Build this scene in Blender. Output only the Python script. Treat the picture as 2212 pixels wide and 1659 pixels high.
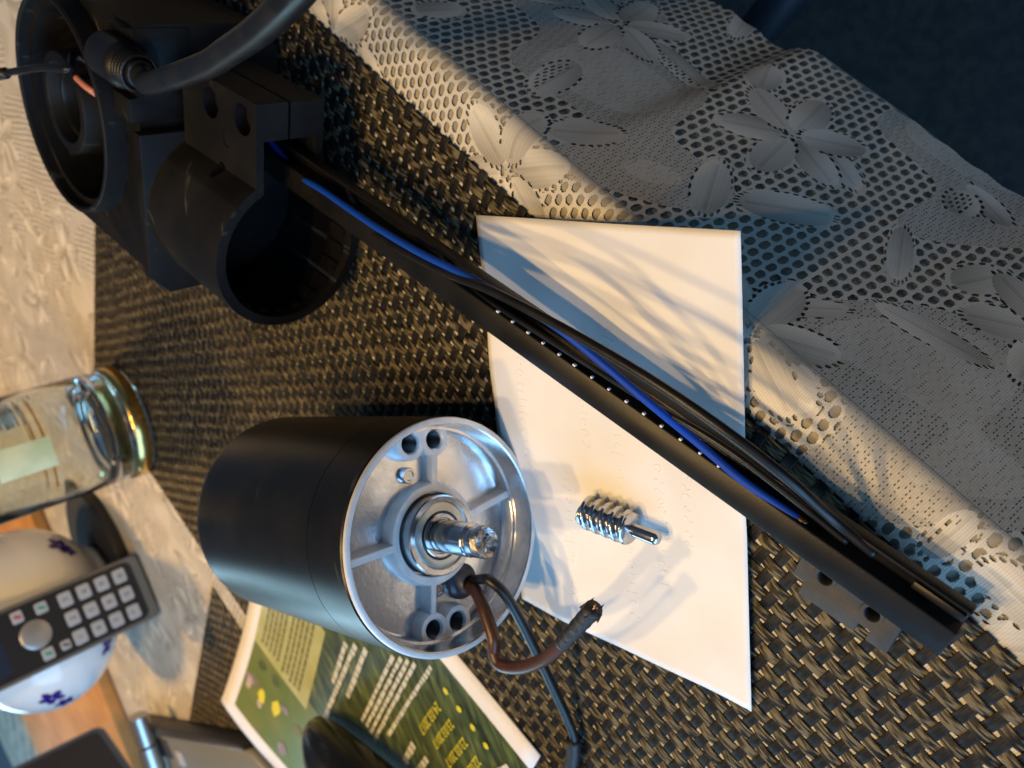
import bpy, bmesh, math, random
import numpy as np
from mathutils import Vector, Matrix

random.seed(7)
rng = np.random.default_rng(11)
S = bpy.context.scene
COL = S.collection
for o in list(bpy.data.objects):
    bpy.data.objects.remove(o)

# ------------------------------------------------------------------ camera
CX, CY, F = 1106.0, 829.5, 1870.0          # photograph measured at 2212 x 1659
H = 0.205                                  # camera height over the placemat
n = np.array((.705, -.287, 0.0)); n[2] = math.sqrt(1 - n @ n)
UP = -n
Yc = np.array((0, 0, 1.)) - UP[2] * UP; Yc /= np.linalg.norm(Yc)
Xc = np.cross(Yc, UP)
R = np.array([Xc, Yc, UP])                 # camera (x right, y down, z forward) -> world


def W(px, py, z=0.0):
    """a point of the photograph on the horizontal plane at height z"""
    d = R @ np.array([px - CX, py - CY, F])
    t = (z - H) / d[2]
    return np.array([d[0] * t, d[1] * t, z])


cam_data = bpy.data.cameras.new('camera')
cam = bpy.data.objects.new('camera', cam_data)
COL.objects.link(cam)
cam_data.sensor_fit = 'HORIZONTAL'
cam_data.sensor_width = 4.8
cam_data.lens = 4.8 * F / 2212.0
cam_data.clip_start = 0.01
cam_data.clip_end = 60
cam_data.dof.use_dof = True
cam_data.dof.focus_distance = 0.255
cam_data.dof.aperture_fstop = 2.0
rx, ry, rz = R @ np.array([1, 0, 0]), R @ np.array([0, -1, 0]), R @ np.array([0, 0, -1])
cam.matrix_world = Matrix(((rx[0], ry[0], rz[0], 0), (rx[1], ry[1], rz[1], 0), (rx[2], ry[2], rz[2], H), (0, 0, 0, 1)))
S.camera = cam
S.render.resolution_x, S.render.resolution_y = 1024, 768

# ------------------------------------------------------------------ light
world = bpy.data.worlds.new('World'); S.world = world
world.use_nodes = True
bg = world.node_tree.nodes['Background']
bg.inputs[0].default_value = (0.30, 0.58, 1.0, 1)
bg.inputs[1].default_value = 0.115


def lamp(name, kind, loc, energy, color, **kw):
    d = bpy.data.lights.new(name, kind); d.energy = energy; d.color = color
    for k, v in kw.items():
        setattr(d, k, v)
    o = bpy.data.objects.new(name, d); COL.objects.link(o); o.location = loc
    return o


def aim(o, target):
    o.rotation_euler = (Vector(target) - o.location).to_track_quat('-Z', 'Y').to_euler()


# the four warm bulbs of the lamp hanging over the table
for (x_, y_, e_) in ((-0.120, 0.145, 3.9), (0.055, 0.128, 3.1), (0.050, 0.280, 3.2), (-0.120, 0.325, 3.4)):
    lamp('bulb_light', 'POINT', (x_, y_, 0.56), e_, (1.0, 0.64, 0.25), shadow_soft_size=0.013)
# an added warm spot to brighten the far table, its cone kept off the motor
far_fill = lamp('far_fill_light', 'SPOT', (0.10, 1.20, 0.95), 34.0, (1.0, 0.58, 0.22), shadow_soft_size=0.05, spot_size=math.radians(84), spot_blend=.6)
aim(far_fill, (0.05, 1.15, 0))
# daylight from a window along the left of the table and another behind it
win = lamp('window_light', 'AREA', (-1.40, -0.25, 0.56), 35.0, (0.27, 0.58, 1.0), shape='RECTANGLE', size=2.2, size_y=1.05)
aim(win, (0, 0.30, 0.05))
win2 = lamp('window_light', 'AREA', (-1.50, 3.0, 0.62), 42.0, (0.45, 0.76, 0.92), shape='RECTANGLE', size=2.2, size_y=0.9)
aim(win2, (-0.1, 0.40, 0.05))

vs = S.view_settings
vs.view_transform = 'Standard'; vs.look = 'None'; vs.exposure = 0.1; vs.gamma = 1.0
vs.use_curve_mapping = False

# ------------------------------------------------------------------ materials


def mat(name, color=(.5, .5, .5), rough=.5, metal=0.0, spec=.5, bump=None, var=None, coat=0, trans=0, ior=1.45, sheen=0, scratch=None):
    m = bpy.data.materials.new(name); m.use_nodes = True
    nt = m.node_tree; N = nt.nodes; L = nt.links
    b = N['Principled BSDF']
    b.inputs['Base Color'].default_value = (*color, 1)
    b.inputs['Roughness'].default_value = rough
    b.inputs['Metallic'].default_value = metal
    b.inputs['Specular IOR Level'].default_value = spec
    b.inputs['Coat Weight'].default_value = coat
    b.inputs['Transmission Weight'].default_value = trans
    b.inputs['IOR'].default_value = ior
    if sheen:
        b.inputs['Sheen Weight'].default_value = sheen
    tc = N.new('ShaderNodeTexCoord')
    if var:                                   # (scale, other colour, detail) mottling of the thing's own colour
        t = N.new('ShaderNodeTexNoise'); t.inputs['Scale'].default_value = var[0]; t.inputs['Detail'].default_value = var[2]
        L.new(tc.outputs['Object'], t.inputs['Vector'])
        r = N.new('ShaderNodeValToRGB')
        r.color_ramp.elements[0].position = .38; r.color_ramp.elements[1].position = .66
        r.color_ramp.elements[0].color = (*color, 1); r.color_ramp.elements[1].color = (*var[1], 1)
        L.new(t.outputs['Fac'], r.inputs['Fac']); L.new(r.outputs['Color'], b.inputs['Base Color'])
        if len(var) > 3:
            mr = N.new('ShaderNodeMapRange'); mr.inputs['To Min'].default_value = rough - var[3]; mr.inputs['To Max'].default_value = rough + var[3]
            L.new(t.outputs['Fac'], mr.inputs['Value']); L.new(mr.outputs['Result'], b.inputs['Roughness'])
    if scratch:                               # fine pale scuffs: a few long thin marks
        mp_ = N.new('ShaderNodeMapping'); mp_.inputs['Scale'].default_value = (9, 320, 45); mp_.inputs['Rotation'].default_value = (.5, .7, .9)
        L.new(tc.outputs['Object'], mp_.inputs[0])
        t2 = N.new('ShaderNodeTexNoise'); t2.inputs['Scale'].default_value = 1.4; t2.inputs['Detail'].default_value = 2
        L.new(mp_.outputs[0], t2.inputs['Vector'])
        t3 = N.new('ShaderNodeTexNoise'); t3.inputs['Scale'].default_value = 48; t3.inputs['Detail'].default_value = 3
        L.new(tc.outputs['Object'], t3.inputs['Vector'])
        mu = N.new('ShaderNodeMath'); mu.operation = 'MULTIPLY'; L.new(t2.outputs['Fac'], mu.inputs[0]); L.new(t3.outputs['Fac'], mu.inputs[1])
        r3 = N.new('ShaderNodeValToRGB'); r3.color_ramp.elements[0].position = .385; r3.color_ramp.elements[1].position = .44
        L.new(mu.outputs[0], r3.inputs['Fac'])
        mx_ = N.new('ShaderNodeMix'); mx_.data_type = 'RGBA'
        src = b.inputs['Base Color'].links[0].from_socket if b.inputs['Base Color'].links else None
        if src:
            L.new(src, mx_.inputs[6])
        else:
            mx_.inputs[6].default_value = (*color, 1)
        mx_.inputs[7].default_value = (*scratch, 1)
        L.new(r3.outputs['Color'], mx_.inputs['Factor']); L.new(mx_.outputs[2], b.inputs['Base Color'])
    if bump:                                  # (scale, strength, distance)
        t = N.new('ShaderNodeTexNoise'); t.inputs['Scale'].default_value = bump[0]; t.inputs['Detail'].default_value = 4
        L.new(tc.outputs['Object'], t.inputs['Vector'])
        bp = N.new('ShaderNodeBump'); bp.inputs['Strength'].default_value = bump[1]; bp.inputs['Distance'].default_value = bump[2]
        L.new(t.outputs['Fac'], bp.inputs['Height']); L.new(bp.outputs['Normal'], b.inputs['Normal'])
    return m


M = {}
M['cast'] = mat('black_powder_coat', (.0045, .0045, .0048), .55, spec=.20, bump=(2600, .35, .0002), var=(45, (.009, .0085, .008), 5, .10), scratch=(.035, .034, .032))
M['motor_black'] = mat('satin_black_paint', (.0045, .0045, .005), .33, spec=.42, bump=(3500, .12, .0001), var=(40, (.009, .009, .0095), 6, .08), scratch=(.030, .030, .031))
M['alu'] = mat('cast_aluminium', (.80, .81, .82), .25, 1.0, bump=(500, .2, .0003), var=(110, (.58, .59, .61), 7, .09))
M['alu_cut'] = mat('machined_aluminium', (.74, .73, .72), .50, .45, bump=(4000, .3, .0001), var=(220, (.62, .62, .63), 5, .08))
M['steel'] = mat('polished_steel', (.60, .60, .61), .16, 1.0, var=(300, (.50, .50, .52), 4, .06))
M['steel_broken'] = mat('broken_steel', (.42, .41, .40), .26, 1.0, bump=(700, .9, .0008))
M['chrome'] = mat('ground_steel', (.56, .56, .57), .17, 1.0, var=(500, (.42, .42, .43), 5, .08))
M['shield'] = mat('bearing_shield', (.52, .54, .50), .34, .9, var=(200, (.46, .48, .45), 4, .05))
M['bore'] = mat('shaded_bore_thread', (.05, .05, .05), .35, .6)  # thread coloured dark for the shade inside the screw holes
M['dark_gap'] = mat('dark_gap_ring', (.02, .018, .016), .3)  # near-black ring between the bearing's shield and inner ring
M['rubber'] = mat('grey_rubber_grommet', (.055, .055, .065), .30, bump=(900, .2, .0002))
M['brown_wire'] = mat('brown_wire_insulation', (.062, .023, .010), .36, bump=(500, .1, .0002), var=(160, (.042, .016, .009), 3, .05))
M['black_wire'] = mat('black_wire_insulation', (.006, .006, .0065), .36, spec=.4, var=(120, (.011, .010, .010), 4, .08))
M['blue_wire'] = mat('blue_wire_insulation', (.002, .045, .34), .55, spec=.25)
M['shrink'] = mat('burnt_heat_shrink', (.018, .015, .016), .48, bump=(900, .6, .0006))
M['copper'] = mat('copper_strands', (.55, .30, .16), .35, 1.0)
M['pink_wire'] = mat('pink_wire_insulation', (.55, .20, .13), .4)
M['rail'] = mat('black_plastic_rail', (.005, .005, .005), .38, spec=.35, bump=(1500, .15, .0002), var=(70, (.009, .0085, .008), 5, .08), scratch=(.030, .028, .026))
M['foot'] = mat('grey_plastic_foot', (.030, .030, .032), .58, bump=(800, .3, .0003), var=(140, (.048, .047, .047), 5, .05))
M['tooth_glint'] = mat('white_tooth_glint', (.75, .75, .75), .4)  # specular glints of the rack teeth, put into their colour
M['green_pcb'] = mat('green_lens', (.02, .22, .20), .1, coat=.6)
M['tin'] = mat('solder_bead', (.7, .68, .62), .12, 1.0)
M['paper'] = mat('white_paper', (.82, .81, .79), .75, spec=.25, bump=(900, .12, .0001), var=(35, (.77, .755, .725), 6))
M['porcelain'] = mat('white_porcelain', (.78, .77, .74), .16, coat=.4)
M['violet'] = mat('violet_glaze', (.035, .012, .17), .25)
M['violet2'] = mat('pale_violet_glaze', (.22, .14, .38), .25)
M['leafgreen'] = mat('green_glaze', (.05, .09, .06), .3)
M['phone'] = mat('anthracite_phone_plastic', (.018, .018, .019), .36)
M['phone_rim'] = mat('grey_phone_bezel', (.13, .125, .115), .38)
M['key'] = mat('pale_grey_key', (.40, .41, .42), .34)
M['key_disc'] = mat('silver_key', (.42, .40, .37), .30, .55)
M['ink'] = mat('dark_grey_print', (.10, .11, .12), .5)
M['green_ink'] = mat('green_print', (.02, .30, .20), .5)
M['red_ink'] = mat('red_print', (.45, .03, .05), .5)
M['case'] = mat('gloss_black_plastic', (.008, .008, .009), .22)
M['dev_body'] = mat('grey_device_plastic', (.16, .175, .17), .45, bump=(900, .15, .0002))
M['dev_dark'] = mat('dark_device_plastic', (.022, .021, .022), .5)
M['screen'] = mat('navy_screen_panel', (.016, .026, .050), .30)
M['screen_rim'] = mat('blue_grey_screen_rim', (.07, .11, .19), .35)
M['hinge'] = mat('satin_hinge_metal', (.55, .52, .47), .3, .9)
M['wood'] = mat('orange_wood', (.52, .27, .09), .75, spec=.2, var=(14, (.40, .18, .045), 6, .06), bump=(40, .2, .001))
M['trivet'] = mat('black_trivet', (.014, .014, .015), .55)
M['table'] = mat('grey_table_pad', (.34, .31, .25), .8, bump=(700, .4, .0004), var=(200, (.27, .25, .20), 4))
M['floor'] = mat('dark_carpet', (.035, .042, .046), .95, bump=(500, .8, .004), var=(90, (.065, .066, .064), 6))
M['chair'] = mat('blue_grey_chair_tube', (.018, .028, .040), .55)

# glass
M['glass'] = mat('clear_glass', (.93, .97, .95), .02, trans=1.0, ior=1.48)
M['gold_glint'] = mat('gold_glint_band', (.75, .50, .16), .22, 1.0)  # warm lamp highlight of the glass base, given as gold metal
M['glint_green'] = mat('pale_green_glint', (.66, .70, .44), .6, var=(60, (.50, .58, .34), 2))  # pale green highlight of the glass, put into a colour


def strand_mat(name, c1, c2, c3, ridges, rough):
    """woven PVC: thin filaments side by side, each with a tone of its own"""
    m = mat(name, c1, rough, spec=.24)
    nt = m.node_tree; N = nt.nodes; L = nt.links; b = N['Principled BSDF']
    uv = N.new('ShaderNodeUVMap'); uv.uv_map = 'UVMap'
    sp = N.new('ShaderNodeSeparateXYZ'); L.new(uv.outputs['UV'], sp.inputs[0])
    oi = N.new('ShaderNodeObjectInfo')
    fl = N.new('ShaderNodeMath'); fl.operation = 'MULTIPLY'; fl.inputs[1].default_value = ridges
    L.new(sp.outputs['Y'], fl.inputs[0])
    f2 = N.new('ShaderNodeMath'); f2.operation = 'FLOOR'; L.new(fl.outputs[0], f2.inputs[0])
    a = N.new('ShaderNodeMath'); a.operation = 'MULTIPLY_ADD'; a.inputs[1].default_value = 37.0
    L.new(oi.outputs['Random'], a.inputs[0]); L.new(f2.outputs[0], a.inputs[2])
    xs = N.new('ShaderNodeMath'); xs.operation = 'MULTIPLY'; xs.inputs[1].default_value = 3.0
    L.new(sp.outputs['X'], xs.inputs[0])
    cb = N.new('ShaderNodeCombineXYZ'); L.new(a.outputs[0], cb.inputs[0]); L.new(xs.outputs[0], cb.inputs[1])
    t = N.new('ShaderNodeTexNoise'); t.inputs['Scale'].default_value = 1.9; t.inputs['Detail'].default_value = 0
    L.new(cb.outputs[0], t.inputs['Vector'])
    r = N.new('ShaderNodeValToRGB'); e = r.color_ramp.elements
    e[0].position = .42; e[0].color = (*c2, 1); e[1].position = .51; e[1].color = (*c1, 1)
    x = e.new(.62); x.color = (*c3, 1)
    L.new(t.outputs['Fac'], r.inputs['Fac']); L.new(r.outputs['Color'], b.inputs['Base Color'])
    return m


M['khaki'] = strand_mat('khaki_pvc_strand', (.068, .053, .027), (.007, .006, .005), (.150, .126, .074), 6, .45)
M['black_strand'] = strand_mat('black_pvc_strand', (.009, .009, .0095), (.005, .005, .005), (.017, .016, .016), 4, .55)

# lace thread
m = mat('cream_lace_thread', (.70, .66, .58), .85, spec=.2)
nt = m.node_tree; N = nt.nodes; L = nt.links; b = N['Principled BSDF']
uv = N.new('ShaderNodeUVMap'); uv.uv_map = 'UVMap'
wv = N.new('ShaderNodeTexWave'); wv.wave_type = 'BANDS'; wv.bands_direction = 'X'
wv.inputs['Scale'].default_value = 430; wv.inputs['Distortion'].default_value = 1.2; wv.inputs['Detail'].default_value = 2
L.new(uv.outputs['UV'], wv.inputs['Vector'])
ns = N.new('ShaderNodeTexNoise'); ns.inputs['Scale'].default_value = 45; ns.inputs['Detail'].default_value = 3
L.new(uv.outputs['UV'], ns.inputs['Vector'])
r1 = N.new('ShaderNodeValToRGB'); e = r1.color_ramp.elements
e[0].position = .05; e[0].color = (.60, .57, .50, 1); e[1].position = .5; e[1].color = (.70, .67, .59, 1)
L.new(wv.outputs['Fac'], r1.inputs['Fac'])
mx = N.new('ShaderNodeMix'); mx.data_type = 'RGBA'; mx.blend_type = 'MULTIPLY'; mx.inputs['Factor'].default_value = .35
r2 = N.new('ShaderNodeValToRGB'); r2.color_ramp.elements[0].position = .35; r2.color_ramp.elements[0].color = (.72, .66, .56, 1); r2.color_ramp.elements[1].position = .6
L.new(ns.outputs['Fac'], r2.inputs['Fac'])
L.new(r1.outputs['Color'], mx.inputs[6]); L.new(r2.outputs['Color'], mx.inputs[7])
at_ = N.new('ShaderNodeAttribute'); at_.attribute_name = 'weave_tone'     # how closely the thread is worked
dr_ = N.new('ShaderNodeMapRange'); dr_.inputs['From Min'].default_value = .55; dr_.inputs['From Max'].default_value = 1.05; dr_.inputs['To Min'].default_value = .50; dr_.inputs['To Max'].default_value = 1.12
L.new(at_.outputs['Fac'], dr_.inputs['Value'])
mv = N.new('ShaderNodeVectorMath'); mv.operation = 'SCALE'; L.new(mx.outputs[2], mv.inputs[0]); L.new(dr_.outputs['Result'], mv.inputs['Scale'])
L.new(mv.outputs[0], b.inputs['Base Color'])
bp = N.new('ShaderNodeBump'); bp.inputs['Strength'].default_value = .2; bp.inputs['Distance'].default_value = .00012
L.new(wv.outputs['Fac'], bp.inputs['Height']); L.new(bp.outputs['Normal'], b.inputs['Normal'])
M['lace'] = m

# printed meadow of the brochure (flat print)
m = mat('printed_grass', (.08, .14, .05), .42)
nt = m.node_tree; N = nt.nodes; L = nt.links; b = N['Principled BSDF']
tc = N.new('ShaderNodeTexCoord'); mp = N.new('ShaderNodeMapping'); mp.inputs['Scale'].default_value = (26, 120, 1); mp.inputs['Rotation'].default_value = (0, 0, .75)
L.new(tc.outputs['Object'], mp.inputs[0])
t = N.new('ShaderNodeTexNoise'); t.inputs['Scale'].default_value = 1.6; t.inputs['Detail'].default_value = 4; t.inputs['Distortion'].default_value = 1.0
L.new(mp.outputs[0], t.inputs['Vector'])
r = N.new('ShaderNodeValToRGB'); e = r.color_ramp.elements
e[0].position = .34; e[0].color = (.022, .032, .018, 1); e[1].position = .50; e[1].color = (.060, .085, .034, 1)
x = e.new(.60); x.color = (.105, .145, .045, 1); x = e.new(.76); x.color = (.24, .27, .10, 1)
L.new(t.outputs['Fac'], r.inputs['Fac']); L.new(r.outputs['Color'], b.inputs['Base Color'])
M['grass'] = m
M['lime'] = mat('lime_print', (.11, .17, .03), .42, var=(40, (.17, .19, .05), 4))
M['cream_print'] = mat('cream_green_print', (.46, .47, .20), .42, var=(60, (.40, .40, .14), 2))
M['white_print'] = mat('white_print', (.62, .64, .56), .45)
M['yellow_print'] = mat('yellow_print', (.72, .62, .04), .45)
M['olive_print'] = mat('olive_print', (.16, .15, .06), .5)
M['mauve_print'] = mat('mauve_print', (.20, .16, .22), .5, var=(90, (.34, .26, .22), 3))
M['pinkish_print'] = mat('pale_pink_print', (.55, .42, .32), .5, var=(110, (.35, .28, .26), 3))

# ------------------------------------------------------------------ object helpers
BASE = {}


def thing(name, label, cat, base, group=None):
    o = bpy.data.objects.new(name, None); COL.objects.link(o)
    o.empty_display_size = .02
    o.location = base; o['label'] = label; o['category'] = cat
    if group:
        o['group'] = group
    BASE[o.name] = np.array(base, float)
    return o


def put(name, verts, faces, m, parent=None, smooth=True, autosmooth=None, uv=None):
    """one mesh object; verts are given in world coordinates"""
    v = np.array(verts, float).reshape(-1, 3)
    off = BASE.get(parent.name, np.zeros(3)) if parent else np.zeros(3)
    me = bpy.data.meshes.new(name)
    me.from_pydata((v - off).tolist(), [], [tuple(int(i) for i in f) for f in faces])
    me.materials.append(m)
    if smooth:
        me.polygons.foreach_set('use_smooth', [True] * len(me.polygons))
    if autosmooth is not None:
        me.set_sharp_from_angle(angle=math.radians(autosmooth))
    me.update()
    o = bpy.data.objects.new(name, me); COL.objects.link(o)
    if parent:
        o.parent = parent
        BASE[o.name] = off
    return o


class Frame:
    """local axes a, b, z at an origin, in millimetres"""
    def __init__(s, c, a, b, z):
        s.c, s.a, s.b, s.z = [np.array(q, float) for q in (c, a, b, z)]

    def __call__(s, A, B, Z):
        return s.c + (s.a * A + s.b * B + s.z * Z) * .001

    def many(s, pts):
        p = np.array(pts, float)
        return s.c + (p[:, :1] * s.a + p[:, 1:2] * s.b + p[:, 2:3] * s.z) * .001


def lathe(fr, prof, seg=64, c=(0, 0), axis='a', close=False):
    """revolve (radius, height) in mm about the frame's axis through c; returns world verts and faces"""
    vv, ff = [], []
    k = len(prof)
    for i in range(seg):
        t = 2 * math.pi * i / seg
        for (r, h) in prof:
            x, y = c[0] + r * math.cos(t), c[1] + r * math.sin(t)
            if axis == 'a':
                vv.append((h, x, y))
            elif axis == 'z':
                vv.append((x, y, h))
            else:
                vv.append((x, h, y))
    for i in range(seg):
        j = (i + 1) % seg
        for q in range(k - 1 + (1 if close else 0)):
            p = (q + 1) % k
            ff.append((i * k + q, j * k + q, j * k + p, i * k + p))
    return fr.many(vv), ff


def boxv(fr, a0, a1, b0, b1, z0, z1):
    v = [(x, y, z) for x in (a0, a1) for y in (b0, b1) for z in (z0, z1)]
    f = [(0, 1, 3, 2), (4, 6, 7, 5), (0, 4, 5, 1), (2, 3, 7, 6), (0, 2, 6, 4), (1, 5, 7, 3)]
    return fr.many(v), f


def prism(fr, poly, lo, hi, axis='a'):
    """extrude a polygon; axis a: poly in (b, z); axis z: poly in (a, b)"""
    k = len(poly)
    if axis == 'a':
        v = [(lo, p[0], p[1]) for p in poly] + [(hi, p[0], p[1]) for p in poly]
    else:
        v = [(p[0], p[1], lo) for p in poly] + [(p[0], p[1], hi) for p in poly]
    f = [tuple(range(k))[::-1], tuple(range(k, 2 * k))] + [(i, (i + 1) % k, (i + 1) % k + k, i + k) for i in range(k)]
    return fr.many(v), f


def merge(*vf):
    V, Fs, o = [], [], 0
    for v, f in vf:
        V.append(np.array(v)); Fs += [tuple(i + o for i in q) for q in f]; o += len(v)
    return np.vstack(V), Fs


def spline(pts, per=10):
    p = [np.array(q, float) for q in pts]
    p = [2 * p[0] - p[1]] + p + [2 * p[-1] - p[-2]]
    out = []
    for i in range(1, len(p) - 2):
        for k in range(per):
            t = k / per
            out.append(.5 * ((2 * p[i]) + (-p[i - 1] + p[i + 1]) * t + (2 * p[i - 1] - 5 * p[i] + 4 * p[i + 1] - p[i + 2]) * t * t + (-p[i - 1] + 3 * p[i] - 3 * p[i + 1] + p[i + 2]) * t ** 3))
    out.append(p[-2])
    return out


def sweep(path, rad, seg=14, caps=True):
    """a tube along world points; rad in metres, number or one per point"""
    path = [np.array(p) for p in path]
    k = len(path)
    rr = [rad] * k if np.isscalar(rad) else rad
    V, Fs = [], []
    nrm = None
    for i in range(k):
        t = path[min(i + 1, k - 1)] - path[max(i - 1, 0)]; t = t / np.linalg.norm(t)
        if nrm is None:
            nrm = np.cross(t, (0.3, .2, 1)); nrm /= np.linalg.norm(nrm)
        nrm = nrm - (nrm @ t) * t; nrm /= np.linalg.norm(nrm)
        bi = np.cross(t, nrm)
        for s in range(seg):
            q = 2 * math.pi * s / seg
            V.append(path[i] + rr[i] * (math.cos(q) * nrm + math.sin(q) * bi))
    for i in range(k - 1):
        for s in range(seg):
            Fs.append((i * seg + s, i * seg + (s + 1) % seg, (i + 1) * seg + (s + 1) % seg, (i + 1) * seg + s))
    if caps:
        Fs.append(tuple(range(seg))[::-1]); Fs.append(tuple(range((k - 1) * seg, k * seg)))
    return np.array(V), Fs


def temp(vf):
    me = bpy.data.meshes.new('t'); me.from_pydata([tuple(p) for p in vf[0]], [], vf[1]); me.update()
    bm = bmesh.new(); bm.from_mesh(me)
    bmesh.ops.remove_doubles(bm, verts=bm.verts, dist=1e-7)
    bmesh.ops.recalc_face_normals(bm, faces=bm.faces); bm.to_mesh(me); bm.free()
    o = bpy.data.objects.new('t', me); COL.objects.link(o)
    return o


def carve(base, ops, bevel=0.0):
    """boolean chain; ops = [('DIFFERENCE'|'UNION', (verts, faces)), ...] -> verts, faces (world)"""
    K = 100.0                                  # work enlarged: the solver likes bigger numbers
    b = temp((np.array(base[0]) * K, base[1])); cut = []
    for op, vf in ops:
        c = temp((np.array(vf[0]) * K, vf[1])); cut.append(c)
        md = b.modifiers.new('b', 'BOOLEAN'); md.operation = op; md.object = c; md.solver = 'EXACT'
    if bevel:
        md = b.modifiers.new('v', 'BEVEL'); md.width = bevel * K; md.segments = 2; md.limit_method = 'ANGLE'; md.angle_limit = math.radians(50)
    dg = bpy.context.evaluated_depsgraph_get()
    me = bpy.data.meshes.new_from_object(b.evaluated_get(dg))
    v = [tuple(np.array(p.co) / K) for p in me.vertices]; f = [tuple(p.vertices) for p in me.polygons]
    for o in [b] + cut:
        bpy.data.objects.remove(o)
    return v, f


def text_mesh(name, s, m, parent, origin, xdir, updir, size, depth=.0001, align='CENTER'):
    cu = bpy.data.curves.new('t', 'FONT'); cu.body = s; cu.size = size; cu.extrude = depth; cu.align_x = align; cu.align_y = 'CENTER'
    o = bpy.data.objects.new('t', cu); COL.objects.link(o)
    dg = bpy.context.evaluated_depsgraph_get()
    me = bpy.data.meshes.new_from_object(o.evaluated_get(dg))
    x = np.array(xdir, float); x /= np.linalg.norm(x); u = np.array(updir, float); u -= (u @ x) * x; u /= np.linalg.norm(u); w = np.cross(x, u)
    v = [np.array(origin) + p.co[0] * x + p.co[1] * u + p.co[2] * w for p in me.vertices]
    f = [tuple(p.vertices) for p in me.polygons]
    bpy.data.objects.remove(o); bpy.data.curves.remove(cu)
    return put(name, v, f, m, parent, smooth=False)


# ------------------------------------------------------------------ the table: u runs along its front edge, v away from it
DU = np.array([-.8551, -.5184, 0]); DV = np.array([-.5184, .8551, 0])


def T(u, v, z=0.0):
    return DU * u + DV * v + np.array([0, 0, z])


def uv_of(p):
    return p @ DU, p @ DV


EDGE = 0.124            # the table's front edge
ZC = -0.0016            # height of the cloth; the mat lies on it

# floor
put('floor', [(-6, -6, -.74), (6, -6, -.74), (6, 6, -.74), (-6, 6, -.74)], [(0, 1, 2, 3)], M['floor'])['kind'] = 'structure'

# table: padded top with a rounded front edge, apron below
tab = thing('table', 'table under the lace cloth, its rounded front edge running diagonally', 'table', T(-.4, .7, -.74))
prof = []
r = .0055
for i in range(9):
    t = math.pi / 2 * i / 8
    prof.append((EDGE + r - r * math.sin(t) - .0, ZC - .0008 - r + r * math.cos(t)))
prof = [(2.05, ZC - .0008)] + prof + [(EDGE, -.030), (EDGE + .02, -.031), (2.05, -.031)]
v, f = [], []
for u in (-1.5, .75):
    v += [T(u, p[0], p[1]) for p in prof]
k = len(prof)
f = [(i, (i + 1) % k, (i + 1) % k + k, i + k) for i in range(k)] + [tuple(range(k))[::-1], tuple(range(k, 2 * k))]
put('table_top', v, f, M['table'], tab, autosmooth=40)
for (u, vv) in ((-1.4, .2), (.6, .2), (-1.4, 1.95), (.6, 1.95)):
    fr = Frame(T(u, vv, 0), (1, 0, 0), (0, 1, 0), (0, 0, 1))
    put('leg', *lathe(fr, [(0, -31), (30, -31), (22, -739), (0, -739)], 20, axis='z'), M['dev_dark'], tab)

# ------------------------------------------------------------------ lace cloth
LEAF = []
for gu in range(-34, 6):
    for gs in range(-2, 46):
        for _ in range(1 if rng.random() < .45 else 2):
            if rng.random() < .62:
                LEAF.append((gu * 34 + (17 if gs % 2 else 0) + rng.uniform(-16, 16), gs * 34 + rng.uniform(-16, 16), rng.uniform(7, 17), rng.uniform(3.4, 6.8), rng.uniform(0, math.pi)))
FLOW = []
for gu in range(-12, 3):
    for gs in range(-1, 16):
        FLOW.append((gu * 104 + (52 if gs % 2 else 0) + rng.uniform(-14, 14), gs * 98 + 40 + rng.uniform(-14, 14), rng.uniform(0, 6)))


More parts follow.
